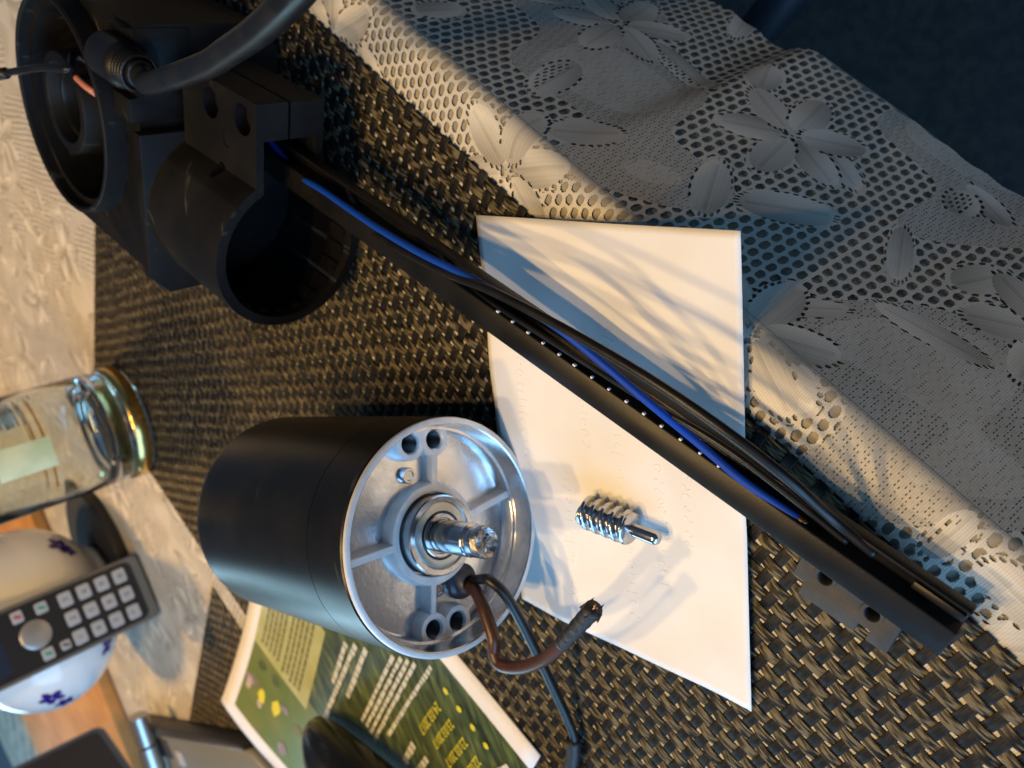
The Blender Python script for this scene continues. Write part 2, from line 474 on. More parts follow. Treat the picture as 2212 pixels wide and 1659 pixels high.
def lace_mask(u, s, fine=True):
    """u, s in mm -> True where there is thread"""
    shape = u.shape
    hole = np.zeros(shape, bool)
    pu, ps = (3.7, 5.3) if fine else (4.4, 4.6)
    wob = .5 * np.sin(u * .11 + s * .07) + .4 * np.sin(s * .19 - u * .05)
    row = np.floor(u / pu)
    lu = (u / pu - row - .5) * pu
    off = (row.astype(int) % 2) * .5
    ls = (((s + wob) / ps + off) % 1 - .5) * ps
    hk = 1.0 if fine else .85
    lu = lu / hk; ls = ls / hk
    hexh = (np.abs(lu / 1.38) ** 2.4 + np.abs(ls / (2.05 if fine else 1.55)) ** 2.4) < 1
    # patches: open net / fine mesh / close weave
    z = np.sin(u * .043 + 1.3 * np.sin(s * .031 + 1)) + np.sin(s * .052 + 1.1 * np.sin(u * .027)) + .6 * np.sin((u + s) * .085)
    net = z > -.5
    mesh = (z <= -.5) & (z > -1.3)
    hole |= net & hexh
    if fine:
        iu = np.floor(u / .4).astype(int); js = np.floor(s / .4).astype(int)
        jit = ((iu // 3) * 7 + (js // 4) * 13) % 11
        hole |= mesh & (iu % 3 == 0) & (js % 4 < 2) & (jit < 7)
        hole |= (z <= -1.3) & (iu % 4 == 0) & (js % 3 < 1) & (jit < 5)
    tone = np.where(net, .88, np.where(mesh, .74, .82)) + .03 * np.sin(u * 2.1) * np.sin(s * 1.7)
    solid = np.zeros(shape, bool)
    dots = np.zeros(shape, bool)
    u0, u1, s0, s1 = u.min(), u.max(), s.min(), s.max()
    items = [(a, b_, c, d, e) for (a, b_, c, d, e) in LEAF]
    for (fu, fs, fa) in FLOW:
        for q in range(6):
            t = fa + q * math.pi / 3
            items.append((fu + 14.5 * math.cos(t), fs + 14.5 * math.sin(t), 11.0, 6.2, t))
    step_u = u[1, 0] - u[0, 0]; step_s = s[0, 1] - s[0, 0]
    for (cu, cs, ra, rb, ang) in items:
        if cu < u0 - 24 or cu > u1 + 24 or cs < s0 - 24 or cs > s1 + 24:
            continue
        i0 = max(0, int((cu - 24 - u0) / step_u)); i1 = min(shape[0], int((cu + 24 - u0) / step_u) + 1)
        j0 = max(0, int((cs - 24 - s0) / step_s)); j1 = min(shape[1], int((cs + 24 - s0) / step_s) + 1)
        if i1 <= i0 or j1 <= j0:
            continue
        du = u[i0:i1, j0:j1] - cu; ds = s[i0:i1, j0:j1] - cs
        x = du * math.cos(ang) + ds * math.sin(ang); y = -du * math.sin(ang) + ds * math.cos(ang)
        rr = np.sqrt((x / ra) ** 2 + (y / rb) ** 2)
        solid[i0:i1, j0:j1] |= rr < 1.0
        inside = rr < 1.06
        dots[i0:i1, j0:j1] &= ~inside                  # a leaf worked over what lies below it
        grad = np.clip(.80 + .22 * (x / ra) * math.cos(cu) + .24 * (y / rb) * math.sin(cs) - .10 * (np.abs(y / rb) < .12) * (rr < .9), .58, 1.0) + .02 * np.sin(y * 4.2)
        tone[i0:i1, j0:j1] = np.where(inside, grad, tone[i0:i1, j0:j1])
        th = np.arctan2(y / rb, x / ra) * math.sqrt((ra * ra + rb * rb) / 2)
        gap = (rr - 1.0) * (ra + rb) / 2
        band = (gap > -.2) & (gap < 2.0)
        dd = (th / (2.7 + .6 * math.sin(cu))) % 1
        dots[i0:i1, j0:j1] |= (((dd - .5) / .31) ** 2 + ((gap - 1.0) / .78) ** 2 < 1) & (np.sin(th * .31 + cs) > -.35)
        solid[i0:i1, j0:j1] |= band
        if fine:                                # darned half of the leaf: rows of narrow slits
            iu_ = np.floor(u[i0:i1, j0:j1] / .4).astype(int); js_ = np.floor(s[i0:i1, j0:j1] / .4).astype(int)
            darn = (rr < .86) & (y > (-.1 + .35 * math.sin(cu * 3)) * rb) & (iu_ % 4 < 2) & (((js_ + (iu_ // 4) * 5) % 9) < 5)
            if int(cu * 7) % 3 == 0 and ra != 11.0:
                dots[i0:i1, j0:j1] |= darn
    hole = (hole & ~solid) | dots
    return ~hole, tone


def drop(v, u):
    """cloth coordinate v (metres over the top, decreasing past the edge) -> v, z"""
    r = .0065
    flat = EDGE + r
    arc = r * math.radians(77)
    s = flat - v
    ang = np.clip(s / r, 0, math.radians(77))
    vv = np.where(s <= 0, v, flat - r * np.sin(ang))
    zz = np.where(s <= 0, 0.0, -r + r * np.cos(ang))
    rest = np.clip(s - arc, 0, None)
    wave = .0018 * np.sin(u * 31 + .6) + .0006 * np.sin(u * 71 + 2.0) + .0065 / (1 + np.exp(-(u + .150 + .0) * 420)) - .003
    k = np.clip(rest / .09, 0, 1.3)
    vv = vv - rest * .225 - wave * k
    zz = zz - rest * .974
    return vv, zz


def cloth_patch(u0, u1, v0, v1, step, fine, keep=None):
    nu = int(round((u1 - u0) / step)); nv = int(round((v1 - v0) / step))
    gu, gv = np.meshgrid(u0 + step * np.arange(nu + 1), v0 + step * np.arange(nv + 1), indexing='ij')
    cu, cv = np.meshgrid(u0 + step * (np.arange(nu) + .5), v0 + step * (np.arange(nv) + .5), indexing='ij')
    # hem: the cloth ends a little unevenly
    m, tone = lace_mask(cu * 1000, cv * 1000, fine)
    hem = -.004 + .0012 * np.sin(cu * 40) + .0006 * np.sin(cu * 420)
    m &= cv > hem
    if keep is not None:
        m &= keep(cu, cv)
    vv, zz = drop(gv, gu)
    lift = np.zeros_like(zz)
    P = gu[..., None] * DU + vv[..., None] * DV
    P[..., 2] += zz + ZC + lift
    idx = np.arange((nu + 1) * (nv + 1)).reshape(nu + 1, nv + 1)
    q = np.stack([idx[:-1, :-1], idx[1:, :-1], idx[1:, 1:], idx[:-1, 1:]], -1)[m]
    used = np.unique(q)
    remap = np.full(idx.size, -1); remap[used] = np.arange(len(used))
    return P.reshape(-1, 3)[used], remap[q], np.stack([gu, gv], -1).reshape(-1, 2)[used], tone[m]


MA = dict(u0=-.468, u1=.098, v0=.1455, v1=.5445)      # near placemat
MB = dict(u0=-.280, u1=.040, v0=.5630, v1=.905)      # far placemat


def visible_top(cu, cv):
    ina = (cu > MA['u0'] + .02) & (cu < MA['u1']) & (cv > MA['v0'] + .006) & (cv < MA['v1'] - .006)
    inb = (cu > MB['u0'] + .006) & (cu < MB['u1']) & (cv > MB['v0'] + .006) & (cv < MB['v1'])
    return ~(ina | inb)


pa = cloth_patch(-.330, .110, -.012, .1530, .0003, True)


def seen(cu, cv):
    """near enough to the picture to matter (with a good margin for a step to the side)"""
    w = cu[..., None] * DU + cv[..., None] * DV
    c = (w - np.array([0, 0, H])) @ R
    x = c[..., 0] / np.maximum(c[..., 2], .01) * F + CX; y = c[..., 1] / np.maximum(c[..., 2], .01) * F + CY
    return (c[..., 2] > .02) & (x > -260) & (x < 2500) & (y > -260) & (y < 1950)


pb = cloth_patch(-1.15, .110, .1530, 1.12, .0008, False, lambda a, b: visible_top(a, b) & seen(a, b))
pc = cloth_patch(-.80, -.330, -.012, .1530, .0012, False)
pf = cloth_patch(-1.60, .110, 1.12, 1.90, .0040, False)


def visible_under(cu, cv):
    return ~visible_top(cu, cv)


def solid_patch(rect, z):
    u0, u1, v0, v1 = rect
    c = [(u0, v0), (u1, v0), (u1, v1), (u0, v1)]
    return np.array([T(u, v, z) for u, v in c]), np.array([[0, 1, 2, 3]]), np.array(c), np.array([.9])


pd = solid_patch((MA['u0'] + .02, MA['u1'], MA['v0'] + .006, MA['v1'] - .006), -.00135)
pe = solid_patch((MB['u0'] + .006, MB['u1'], MB['v0'] + .006, MB['v1']), -.00135)
V = []; Q = []; U = []; TN = []; o = 0
for (p, q, uvs, tn) in (pa, pb, pc, pd, pe, pf):
    TN.append(tn); V.append(p); Q.append(q + o); U.append(uvs); o += len(p)
V = np.vstack(V); Q = np.vstack(Q); U = np.vstack(U)
me = bpy.data.meshes.new('tablecloth')
me.vertices.add(len(V)); me.vertices.foreach_set('co', V.astype(np.float32).ravel())
me.loops.add(Q.size); me.loops.foreach_set('vertex_index', Q.astype(np.int32).ravel())
me.polygons.add(len(Q)); me.polygons.foreach_set('loop_start', (np.arange(len(Q)) * 4).astype(np.int32))
me.polygons.foreach_set('loop_total', np.full(len(Q), 4, np.int32))
me.polygons.foreach_set('use_smooth', np.ones(len(Q), bool))
uvl = me.uv_layers.new(name='UVMap'); uvl.data.foreach_set('uv', U[Q.ravel()].astype(np.float32).ravel())
at = me.attributes.new('weave_tone', 'FLOAT', 'FACE'); at.data.foreach_set('value', np.concatenate(TN).astype(np.float32))
me.update(calc_edges=True)
me.materials.append(M['lace'])
o = bpy.data.objects.new('tablecloth', me); COL.objects.link(o)
o['label'] = 'cream lace tablecloth with leaf pattern hanging over the table edge'; o['category'] = 'tablecloth'

# hanging pad behind the lace so that the holes show cloth, not the room
v, f = [], []
us = np.linspace(-1.15, .110, 240); ts = np.linspace(EDGE + .004, -.006, 30)
for u in us:
    a, zz = drop(ts, np.full(30, u))
    for q in range(30):
        v.append(T(u, a[q] + (.0012 if ts[q] < EDGE else .0), zz[q] + ZC - .0007))
for i in range(239):
    for q in range(29):
        f.append((i * 30 + q, (i + 1) * 30 + q, (i + 1) * 30 + q + 1, i * 30 + q + 1))
put('hanging_pad', v, f, M['table'], tab)

# ------------------------------------------------------------------ placemats, woven strand by strand
PITCH = 0.00535


def strand_mesh(name, count, width, ridges, phase, along, m):
    """one strip through `count` crossings, over and under by turns"""
    spc = 6
    k = count * spc + 1
    x = (np.arange(k) / spc) * PITCH
    cyc = np.cos(np.pi * (x / PITCH - .5) + np.pi * phase - np.pi / 2 + np.pi / 2)
    zc = .00036 * np.sign(np.sin(np.pi * x / PITCH + np.pi * phase)) * np.abs(np.sin(np.pi * x / PITCH + np.pi * phase)) ** .7
    nr = ridges * 3 + 1
    y = np.linspace(-.5, .5, nr) * width
    top = .00010 + .00015 * np.abs(np.sin(np.pi * np.arange(nr) / 3.0)) ** .8 - .00010 * np.abs(y / (width / 2)) ** 4
    cross = [(yy, tt) for yy, tt in zip(y, top)] + [(width * .5, -.0001), (-width * .5, -.0001)]
    c = len(cross)
    V = np.zeros((k, c, 3))
    for j, (yy, tt) in enumerate(cross):
        V[:, j, 0] = x; V[:, j, 1] = yy; V[:, j, 2] = zc + tt
    if along == 'v':
        V = V[:, :, [1, 0, 2]]; 
    idx = np.arange(k * c).reshape(k, c)
    f = []
    for j in range(c):
        j2 = (j + 1) % c
        q = np.stack([idx[:-1, j], idx[1:, j], idx[1:, j2], idx[:-1, j2]], -1)
        if along == 'v':
            q = q[:, ::-1]
        f.append(q)
    f = np.vstack(f)
    me = bpy.data.meshes.new(name)
    me.from_pydata(V.reshape(-1, 3).tolist(), [], f.tolist())
    uvs = np.zeros((k, c, 2)); uvs[:, :, 0] = (x / PITCH)[:, None] * .2
    uvs[:, :, 1] = np.array([i / (nr - 1) * .999 for i in range(nr)] + [.999, 0])[None, :]
    uvs = uvs.reshape(-1, 2)
    li = np.zeros(len(me.loops), np.int32); me.loops.foreach_get('vertex_index', li)
    l = me.uv_layers.new(name='UVMap'); l.data.foreach_set('uv', uvs[li].astype(np.float32).ravel())
    me.polygons.foreach_set('use_smooth', [True] * len(me.polygons))
    me.set_sharp_from_angle(angle=math.radians(50))
    me.materials.append(m); me.update()
    return me


def placemat(label, d, seed):
    rr = random.Random(seed)
    nu = int((d['u1'] - d['u0']) / PITCH); nv = int((d['v1'] - d['v0']) / PITCH)
    base = T(d['u0'], d['v0'], -.00075)
    mt = thing('placemat', label, 'placemat', base, 'woven placemats on the lace cloth')
    mt.rotation_euler = (0, 0, math.atan2(DU[1], DU[0]))
    # local x = u; local y = -v  (u, v are left-handed seen from above)
    kh = [strand_mesh('khaki_strand', nu, .0041, 6, p, 'u', M['khaki']) for p in (0, 1)]
    bk = [strand_mesh('black_strand', nv, .0035, 4, p, 'v', M['black_strand']) for p in (0, 1)]
    sgn = 1 if (np.cross(DU, DV)[2] > 0) else -1
    for me in bk:
        if sgn < 0:
            me.transform(Matrix.Scale(-1, 4, (0, 1, 0))); me.flip_normals()
    for j in range(nv):
        o = bpy.data.objects.new('khaki_strand', kh[j % 2]); COL.objects.link(o); o.parent = mt
        o.location = (0, sgn * (j + .5) * PITCH + rr.uniform(-.00022, .00022), 0)
        o.rotation_euler = (0, 0, rr.uniform(-.0004, .0004))
    for i in range(nu):
        o = bpy.data.objects.new('black_strand', bk[(i + 1) % 2]); COL.objects.link(o); o.parent = mt
        o.location = ((i + .5) * PITCH + rr.uniform(-.00025, .00025), 0, 0)
        o.rotation_euler = (0, 0, rr.uniform(-.0004, .0004))
    return mt


placemat('near brown and black woven placemat under the motor and gearbox', MA, 1)
placemat('far brown and black woven placemat half under the green brochure', MB, 2)

# ------------------------------------------------------------------ note paper
p1, p2, p3 = W(1037, 463), W(1605, 497), W(1630, 1530)
p4 = p1 + p3 - p2
NX, NY = 60, 44
v, f = [], []
for i in range(NX + 1):
    for j in range(NY + 1):
        s, t = i / NX, j / NY                    # s along the long side, t away from the camera
        q = p2 + (p3 - p2) * s + (p1 - p2) * t
        z = .0011 + .0006 * math.sin(s * 6 + t * 3) * t + .0008 * math.sin(t * 4 + s * 2) ** 2
        z += .0022 * math.exp(-((t - 1.0) / .25) ** 2) * math.exp(-((s - .40) / .22) ** 2)
        z += .0006 * math.exp(-((s - .52) / .05) ** 2) + .0003 * math.sin(s * 23) * math.sin(t * 14)
        v.append((q[0], q[1], z))
for i in range(NX):
    for j in range(NY):
        a = i * (NY + 1) + j
        f.append((a, a + NY + 1, a + NY + 2, a + 1))
note = thing('note_paper', 'white sheet of note paper under the rail and the steel worm', 'paper', p2)
sheet = put('sheet', v, f, M['paper'], note)
md = sheet.modifiers.new('t', 'SOLIDIFY'); md.thickness = .00018; md.offset = -1
# handwriting pressed through from the other side: low ridges of the paper itself
ridges = []


def paper_pt(s, t, dz=0):
    q = p2 + (p3 - p2) * s + (p1 - p2) * t
    z = .0011 + .0006 * math.sin(s * 6 + t * 3) * t + .0008 * math.sin(t * 4 + s * 2) ** 2
    z += .0022 * math.exp(-((t - 1.0) / .25) ** 2) * math.exp(-((s - .40) / .22) ** 2)
    z += .0006 * math.exp(-((s - .52) / .05) ** 2) + .0003 * math.sin(s * 23) * math.sin(t * 14)
    return np.array([q[0], q[1], z + dz])


rr = random.Random(5)
for row, (t0, sa, sb) in enumerate(((.86, .33, .62), (.60, .38, .50), (.46, .22, .62), (.30, .50, .80), (.20, .42, .66), (.70, .58, .92), (.44, .72, .90))):
    s = sa
    while s < sb:
        w, h = rr.uniform(.010, .017), rr.uniform(.018, .040)
        kind = rr.choice('ocsl')
        pts = []
        for q in range(9):
            a = q / 8
            if kind == 'o':
                x, y = math.cos(a * 6.3) * .5, math.sin(a * 6.3) * .5
            elif kind == 'c':
                x, y = math.cos(.9 + a * 4.4) * .5, math.sin(.9 + a * 4.4) * .5
            elif kind == 's':
                x, y = math.sin(a * 6.3) * .4, a - .5
            else:
                x, y = .15 * a, (a - .5) * 1.3
            pts.append(paper_pt(s + x * w, t0 + y * h, .00003))
        ridges.append(sweep(pts, .00026, 6))
        s += w * rr.uniform(1.25, 2.1)
put('handwriting_ridges', *merge(*ridges), M['paper'], note)

# ------------------------------------------------------------------ electric motor lying on its side
MC = np.array([-.0405, .2533, .0418]); th = math.radians(-102.96)
ma = np.array([math.cos(th), math.sin(th), 0]); mb = np.array([ma[1], -ma[0], 0])
fm = Frame(MC, ma, mb, (0, 0, 1))
motor = thing('electric_motor', 'black cylindrical electric motor lying with its bare metal face towards the viewer', 'motor', fm(-60, 0, -41.8))
prof = [(0, -120), (34, -120), (36.5, -119.7), (38.4, -119.0), (39.9, -117.9), (40.9, -116.4), (41.45, -114.6), (41.6, -112.6), (41.6, -60), (41.6, -23.6), (41.42, -23.55), (41.42, -23.2), (41.6, -23.15), (41.6, -2.2), (41.3, -1.6), (39.6, -1.5), (39.4, -18), (0, -18)]
body = put('body', *lathe(fm, prof, 128), M['motor_black'], motor, autosmooth=18)
plate = lathe(fm, [(0, -17.5), (39.3, -17.5), (39.3, -1.3), (41.25, -1.2), (41.15, -.25), (40.8, 0), (39.3, 0), (38.9, -.35), (38.2, -7.4), (37.9, -7.8), (36.9, -7.9), (36.6, -8.3), (35.9, -13), (0, -13)], 128)
holes = [(-33.6, 0.), (-31.6, -10.3), (31.6, 10.3), (33.6, 0.)]
v, f = carve(plate, [('DIFFERENCE', lathe(fm, [(0, -17), (3.3, -17), (3.3, 5), (0, 5)], 28, c=h)) for h in holes])
face = put('end_plate', v, f, M['alu'], motor, autosmooth=35)
# bright machined rim
put('rim', *lathe(fm, [(41.3, -1.1), (41.2, -.18), (40.85, .03), (39.35, .03), (39.0, -.3)], 128), M['alu_cut'], motor, autosmooth=40)
for i, h in enumerate(holes):
    e = .02 * i
    bo = put('screw_boss', *lathe(fm, [(3.35, -16.5), (3.35, -8.7), (3.9, -8.0 + e), (5.6, -8.0 + e), (5.9, -8.4), (6.3, -13.2)], 40, c=h), M['alu_cut'], motor, autosmooth=40)
    th_p = []
    for q in range(14):
        th_p += [(3.33, -9.2 - q * .55), (3.0, -9.47 - q * .55)]
    put('thread', *lathe(fm, th_p + [(2.9, -17.2), (.01, -17.3)], 28, c=h), M['bore'], bo, autosmooth=30)
for (h0, h1, e) in ((holes[0], holes[1], .05), (holes[2], holes[3], .06)):
    t0 = math.atan2(h0[1], h0[0]); t1 = math.atan2(h1[1], h1[0])
    if abs(t1 - t0) > math.pi:
        t1 += 2 * math.pi if t1 < t0 else -2 * math.pi
    lo, hi = min(t0, t1) - .13, max(t0, t1) + .13
    k_ = 20
    pts = [(38.5 * math.cos(lo + (hi - lo) * i / k_), 38.5 * math.sin(lo + (hi - lo) * i / k_)) for i in range(k_ + 1)] + [(31.0 * math.cos(hi - (hi - lo) * i / k_), 31.0 * math.sin(hi - (hi - lo) * i / k_)) for i in range(k_ + 1)]
    v, f = carve(prism(fm, pts, -13.1, -8.02 + e), [('DIFFERENCE', lathe(fm, [(0, -20), (4.8, -20), (4.8, 5), (0, 5)], 32, c=h)) for h in (h0, h1)])
    put('boss_web', v, f, M['alu_cut'], motor, smooth=False)
hub = put('bearing_seat', *lathe(fm, [(18.6, -13.2), (17.9, -8.5), (17.5, -8.05), (15.2, -8.05), (14.8, -8.4), (14.5, -13.2)], 96), M['alu_cut'], motor, autosmooth=40)
for (ang, r0, r1, w) in ((math.atan2(-9.1, -26.9), 17.2, 30.0, 2.5), (math.atan2(9.1, 26.9), 17.2, 29.6, 2.5), (-math.pi / 2 - .02, 17.2, 36.7, 2.7), (math.pi / 2 + .12, 17.2, 36.7, 2.7)):
    cb, sb = math.cos(ang), math.sin(ang)
    sec = [(-w / 2 - .7, -13.1), (-w / 2, -8.4), (-w / 2 + .3, -8.08), (w / 2 - .3, -8.08), (w / 2, -8.4), (w / 2 + .7, -13.1)]
    vv = []
    for rr_ in (r0, r1):
        for (x, h) in sec:
            vv.append((h, rr_ * cb - x * sb, rr_ * sb + x * cb))
    k = 6
    ff = [tuple(range(k)), tuple(range(k, 2 * k))[::-1]] + [(i, i + k, (i + 1) % k + k, (i + 1) % k) for i in range(k)]
    put('rib', fm.many(vv), ff, M['alu_cut'], motor, smooth=False)
bear = put('ball_bearing', *lathe(fm, [(14.05, -12), (14.05, -3.9), (13.6, -3.4), (11.9, -3.4), (11.6, -3.8), (11.5, -4.6)], 80), M['chrome'], motor, autosmooth=35)
put('shield', *lathe(fm, [(11.5, -4.15), (11.0, -3.95), (8.6, -3.95), (8.35, -4.4)], 80), M['shield'], bear, autosmooth=35)
put('seal_gap', *lathe(fm, [(8.5, -4.6), (7.6, -4.7)], 64), M['dark_gap'], bear)
put('inner_ring', *lathe(fm, [(7.75, -5.2), (7.7, -3.9), (7.4, -3.6), (6.4, -3.6), (6.1, -4.2), (5.8, -4.2)], 64), M['chrome'], bear, autosmooth=35)
# maker's digits stamped into the shield, as short strokes
stroke = []
for i in range(12):
    t = -2.3 + i * .085 + (.12 if i > 5 else 0)
    for w in (-.35, .35):
        rr_ = 9.7
        c_, s_ = math.cos(t), math.sin(t)
        q = [(rr_ + w - .18, -.22), (rr_ + w + .18, -.22), (rr_ + w + .18, .22), (rr_ + w - .18, .22)]
        vv = [(-3.90, x * c_ - y * s_, x * s_ + y * c_) for x, y in q]
        stroke.append((fm.many(vv), [(0, 1, 2, 3)]))
put('stamped_digits', *merge(*stroke), M['steel'], bear, smooth=False)
shaft_prof = [(5.75, -6), (5.75, 12.9), (5.5, 13.3), (4.9, 13.5), (4.8, 14.3), (5.35, 14.6), (5.45, 14.9), (5.45, 17.6)]
shaft = put('shaft', *lathe(fm, shaft_prof, 56), M['steel'], motor, autosmooth=30)
# snapped end: a torn, stepped stump
vv, ff = [], []
seg = 40
rings = [(5.45, 17.5), (5.43, 18.4), (5.2, 19.6), (4.9, 20.3), (4.4, 19.9), (3.4, 19.0), (2.0, 19.3), (.7, 18.8)]
g = random.Random(3)
jit = [[g.uniform(-.22, .22) for _ in range(seg)] for _ in rings]
for ri, (r_, h_) in enumerate(rings):
    for i in range(seg):
        t = 2 * math.pi * i / seg
        lump = .7 * math.sin(t + 1.0) + .35 * math.sin(t * 3 - .6)
        k = 0 if ri == 0 else min(1, ri / 3)
        rr_ = r_ + (jit[ri][i] * .6 if 1 < ri < 7 else 0) * k
        vv.append((h_ + k * (lump + jit[ri][i]), rr_ * math.cos(t), rr_ * math.sin(t)))
for ri in range(len(rings) - 1):
    for i in range(seg):
        ff.append((ri * seg + i, ri * seg + (i + 1) % seg, (ri + 1) * seg + (i + 1) % seg, (ri + 1) * seg + i))
ff.append(tuple(range((len(rings) - 1) * seg, len(rings) * seg)))
put('broken_end', fm.many(vv), ff, M['steel_broken'], shaft, autosmooth=25)
for c in ((-22.6, 2.2), (20.3, 2.6)):
    put('rivet', *lathe(fm, [(2.9, -13.2), (2.9, -11.2), (2.5, -10.6), (1.9, -10.6), (1.6, -10.95), (.01, -11.0)], 24, c=c), M['steel'], motor, autosmooth=35)
grom = (22.6, -8.6)
put('grommet', *lathe(fm, [(6.6, -13.4), (6.6, -11.6), (6.2, -10.9), (5.0, -10.6), (4.2, -9.6), (3.9, -7.4), (3.4, -6.9), (2.6, -7.2), (2.4, -10)], 40, c=grom), M['rubber'], motor, autosmooth=60)

g0 = fm(-9, grom[0], grom[1])


def pt(x, y, z):
    return W(x, y, z)


path = spline([fm(-12, grom[0] + 1.2, grom[1] + 1), fm(-6, grom[0] + 1.6, grom[1] + .6), pt(1035, 1290, .0355), pt(1064, 1370, .0390), pt(1068, 1410, .0400), pt(1084, 1437, .0405), pt(1130, 1441, .0405), pt(1180, 1421, .0400), pt(1222, 1383, .0395)], 10)
bw = put('brown_wire', *sweep(path, .00235, 16), M['brown_wire'], motor)
path = spline([pt(1214, 1391, .0396), pt(1235, 1368, .0394), pt(1262, 1338, .0391), pt(1283, 1314, .0389)], 8)
rad = [.0025 + .0001 * math.sin(i * 1.7) + .0004 * (i / len(path)) for i in range(len(path))]; rad[0] = .0024
sh = put('heat_shrink', *sweep(path, rad, 16), M['shrink'], bw)
vv, ff = [], []
tip = path[-1]; dr = path[-1] - path[-3]; dr /= np.linalg.norm(dr)
s1 = np.cross(dr, (0, 0, 1)); s1 /= np.linalg.norm(s1); s2 = np.cross(dr, s1)
cop = []
for i in range(4):
    t = 2.4 * i; q = tip + .0009 * math.sqrt(i / 3) * (math.cos(t) * s1 + math.sin(t) * s2) - dr * .001
    cop.append(sweep([q, q + dr * (.0013 + .0006 * (i % 3))], .0003, 6))
put('copper_strand', *merge(*cop), M['copper'], bw)
flap = []
for i in range(5):
    t = i * 1.25; q = tip + .0030 * (math.cos(t) * s1 + math.sin(t) * s2)
    flap.append((np.array([q - dr * .003 + .0008 * s1, q - dr * .003 - .0008 * s1, q + dr * .0016 * (1 + .5 * math.sin(i * 3)), q - dr * .002 + .0004 * (math.cos(t) * s1 + math.sin(t) * s2)]), [(0, 1, 2), (0, 2, 3), (1, 3, 2)]))
put('torn_edge', *merge(*flap), M['shrink'], sh, smooth=False)
path = spline([fm(-12, grom[0] - 1.0, grom[1] - 1.2), fm(-6, grom[0] - .6, grom[1] - 1.6), pt(1052, 1251, .0330), pt(1086, 1278, .0310), pt(1118, 1328, .0265), pt(1160, 1412, .0190), pt(1192, 1480, .0130), pt(1222, 1545, .0075), pt(1240, 1595, .0045), pt(1236, 1645, .0040), pt(1215, 1700, .0040)], 10)
kw = put('black_wire', *sweep(path, .0019, 14), M['black_wire'], motor)
path = spline([pt(1238, 1598, .0045), pt(1238, 1630, .0042), pt(1226, 1680, .0042), pt(1205, 1730, .0042)], 8)
put('sleeve', *sweep(path, .0030, 14), M['shrink'], kw)

# ------------------------------------------------------------------ steel worm
wl, wr, wt = W(1262, 1103, .0069), W(1364, 1140, .0069), W(1426, 1166, .0069)
ax = (wt - wl); ax[2] = 0; LW = np.linalg.norm(ax) * 1000; ax /= np.linalg.norm(ax)
fw = Frame(wl, ax, np.array([ax[1], -ax[0], 0]), (0, 0, 1))
LB = np.linalg.norm(wr - wl) * 1000
worm = thing('worm_screw', 'short shiny steel worm with a round pin lying on the white paper', 'worm gear', fw(LB / 2, 0, -5.6))
vv, ff = [], []
seg, lead, ro, ri = 64, 4.1, 5.9, 3.9
rows = int(LB / lead * 24)
for r_ in range(rows + 1):
    h = -.2 + (LB + .2) * r_ / rows
    for i in range(seg):
        ph = (h / lead + i / seg) % 1.0
        tri = abs(ph - .5) * 2
        q_ = min(1, max(0, (tri - .22) / .56)); prof_r = ri + (ro - ri) * q_ * q_ * (3 - 2 * q_)
        end = min(1.0, (h + .2) / 1.0, (LB - h) / 1.2 + .35)
        rr_ = prof_r * (.80 + .20 * max(0, end))
        t = 2 * math.pi * i / seg
        vv.append((h, rr_ * math.cos(t), rr_ * math.sin(t)))
for r_ in range(rows):
    for i in range(seg):
        ff.append((r_ * seg + i, r_ * seg + (i + 1) % seg, (r_ + 1) * seg + (i + 1) % seg, (r_ + 1) * seg + i))
ff.append(tuple(range(seg))[::-1]); ff.append(tuple(range(rows * seg, (rows + 1) * seg)))
put('thread', fw.many(vv), ff, M['chrome'], worm)
put('collar', *lathe(fw, [(0, LB - 1.2), (5.2, LB - 1.2), (5.4, LB - .7), (5.3, LB - .1), (3.6, LB + .7), (2.3, LB + .9)], 48), M['chrome'], worm, autosmooth=35)
put('pin', *lathe(fw, [(2.35, LB + .2), (2.35, LW - 2.1), (2.2, LW - 1.2), (1.7, LW - .5), (.9, LW - .1), (.01, LW)], 40), M['chrome'], worm, autosmooth=60)

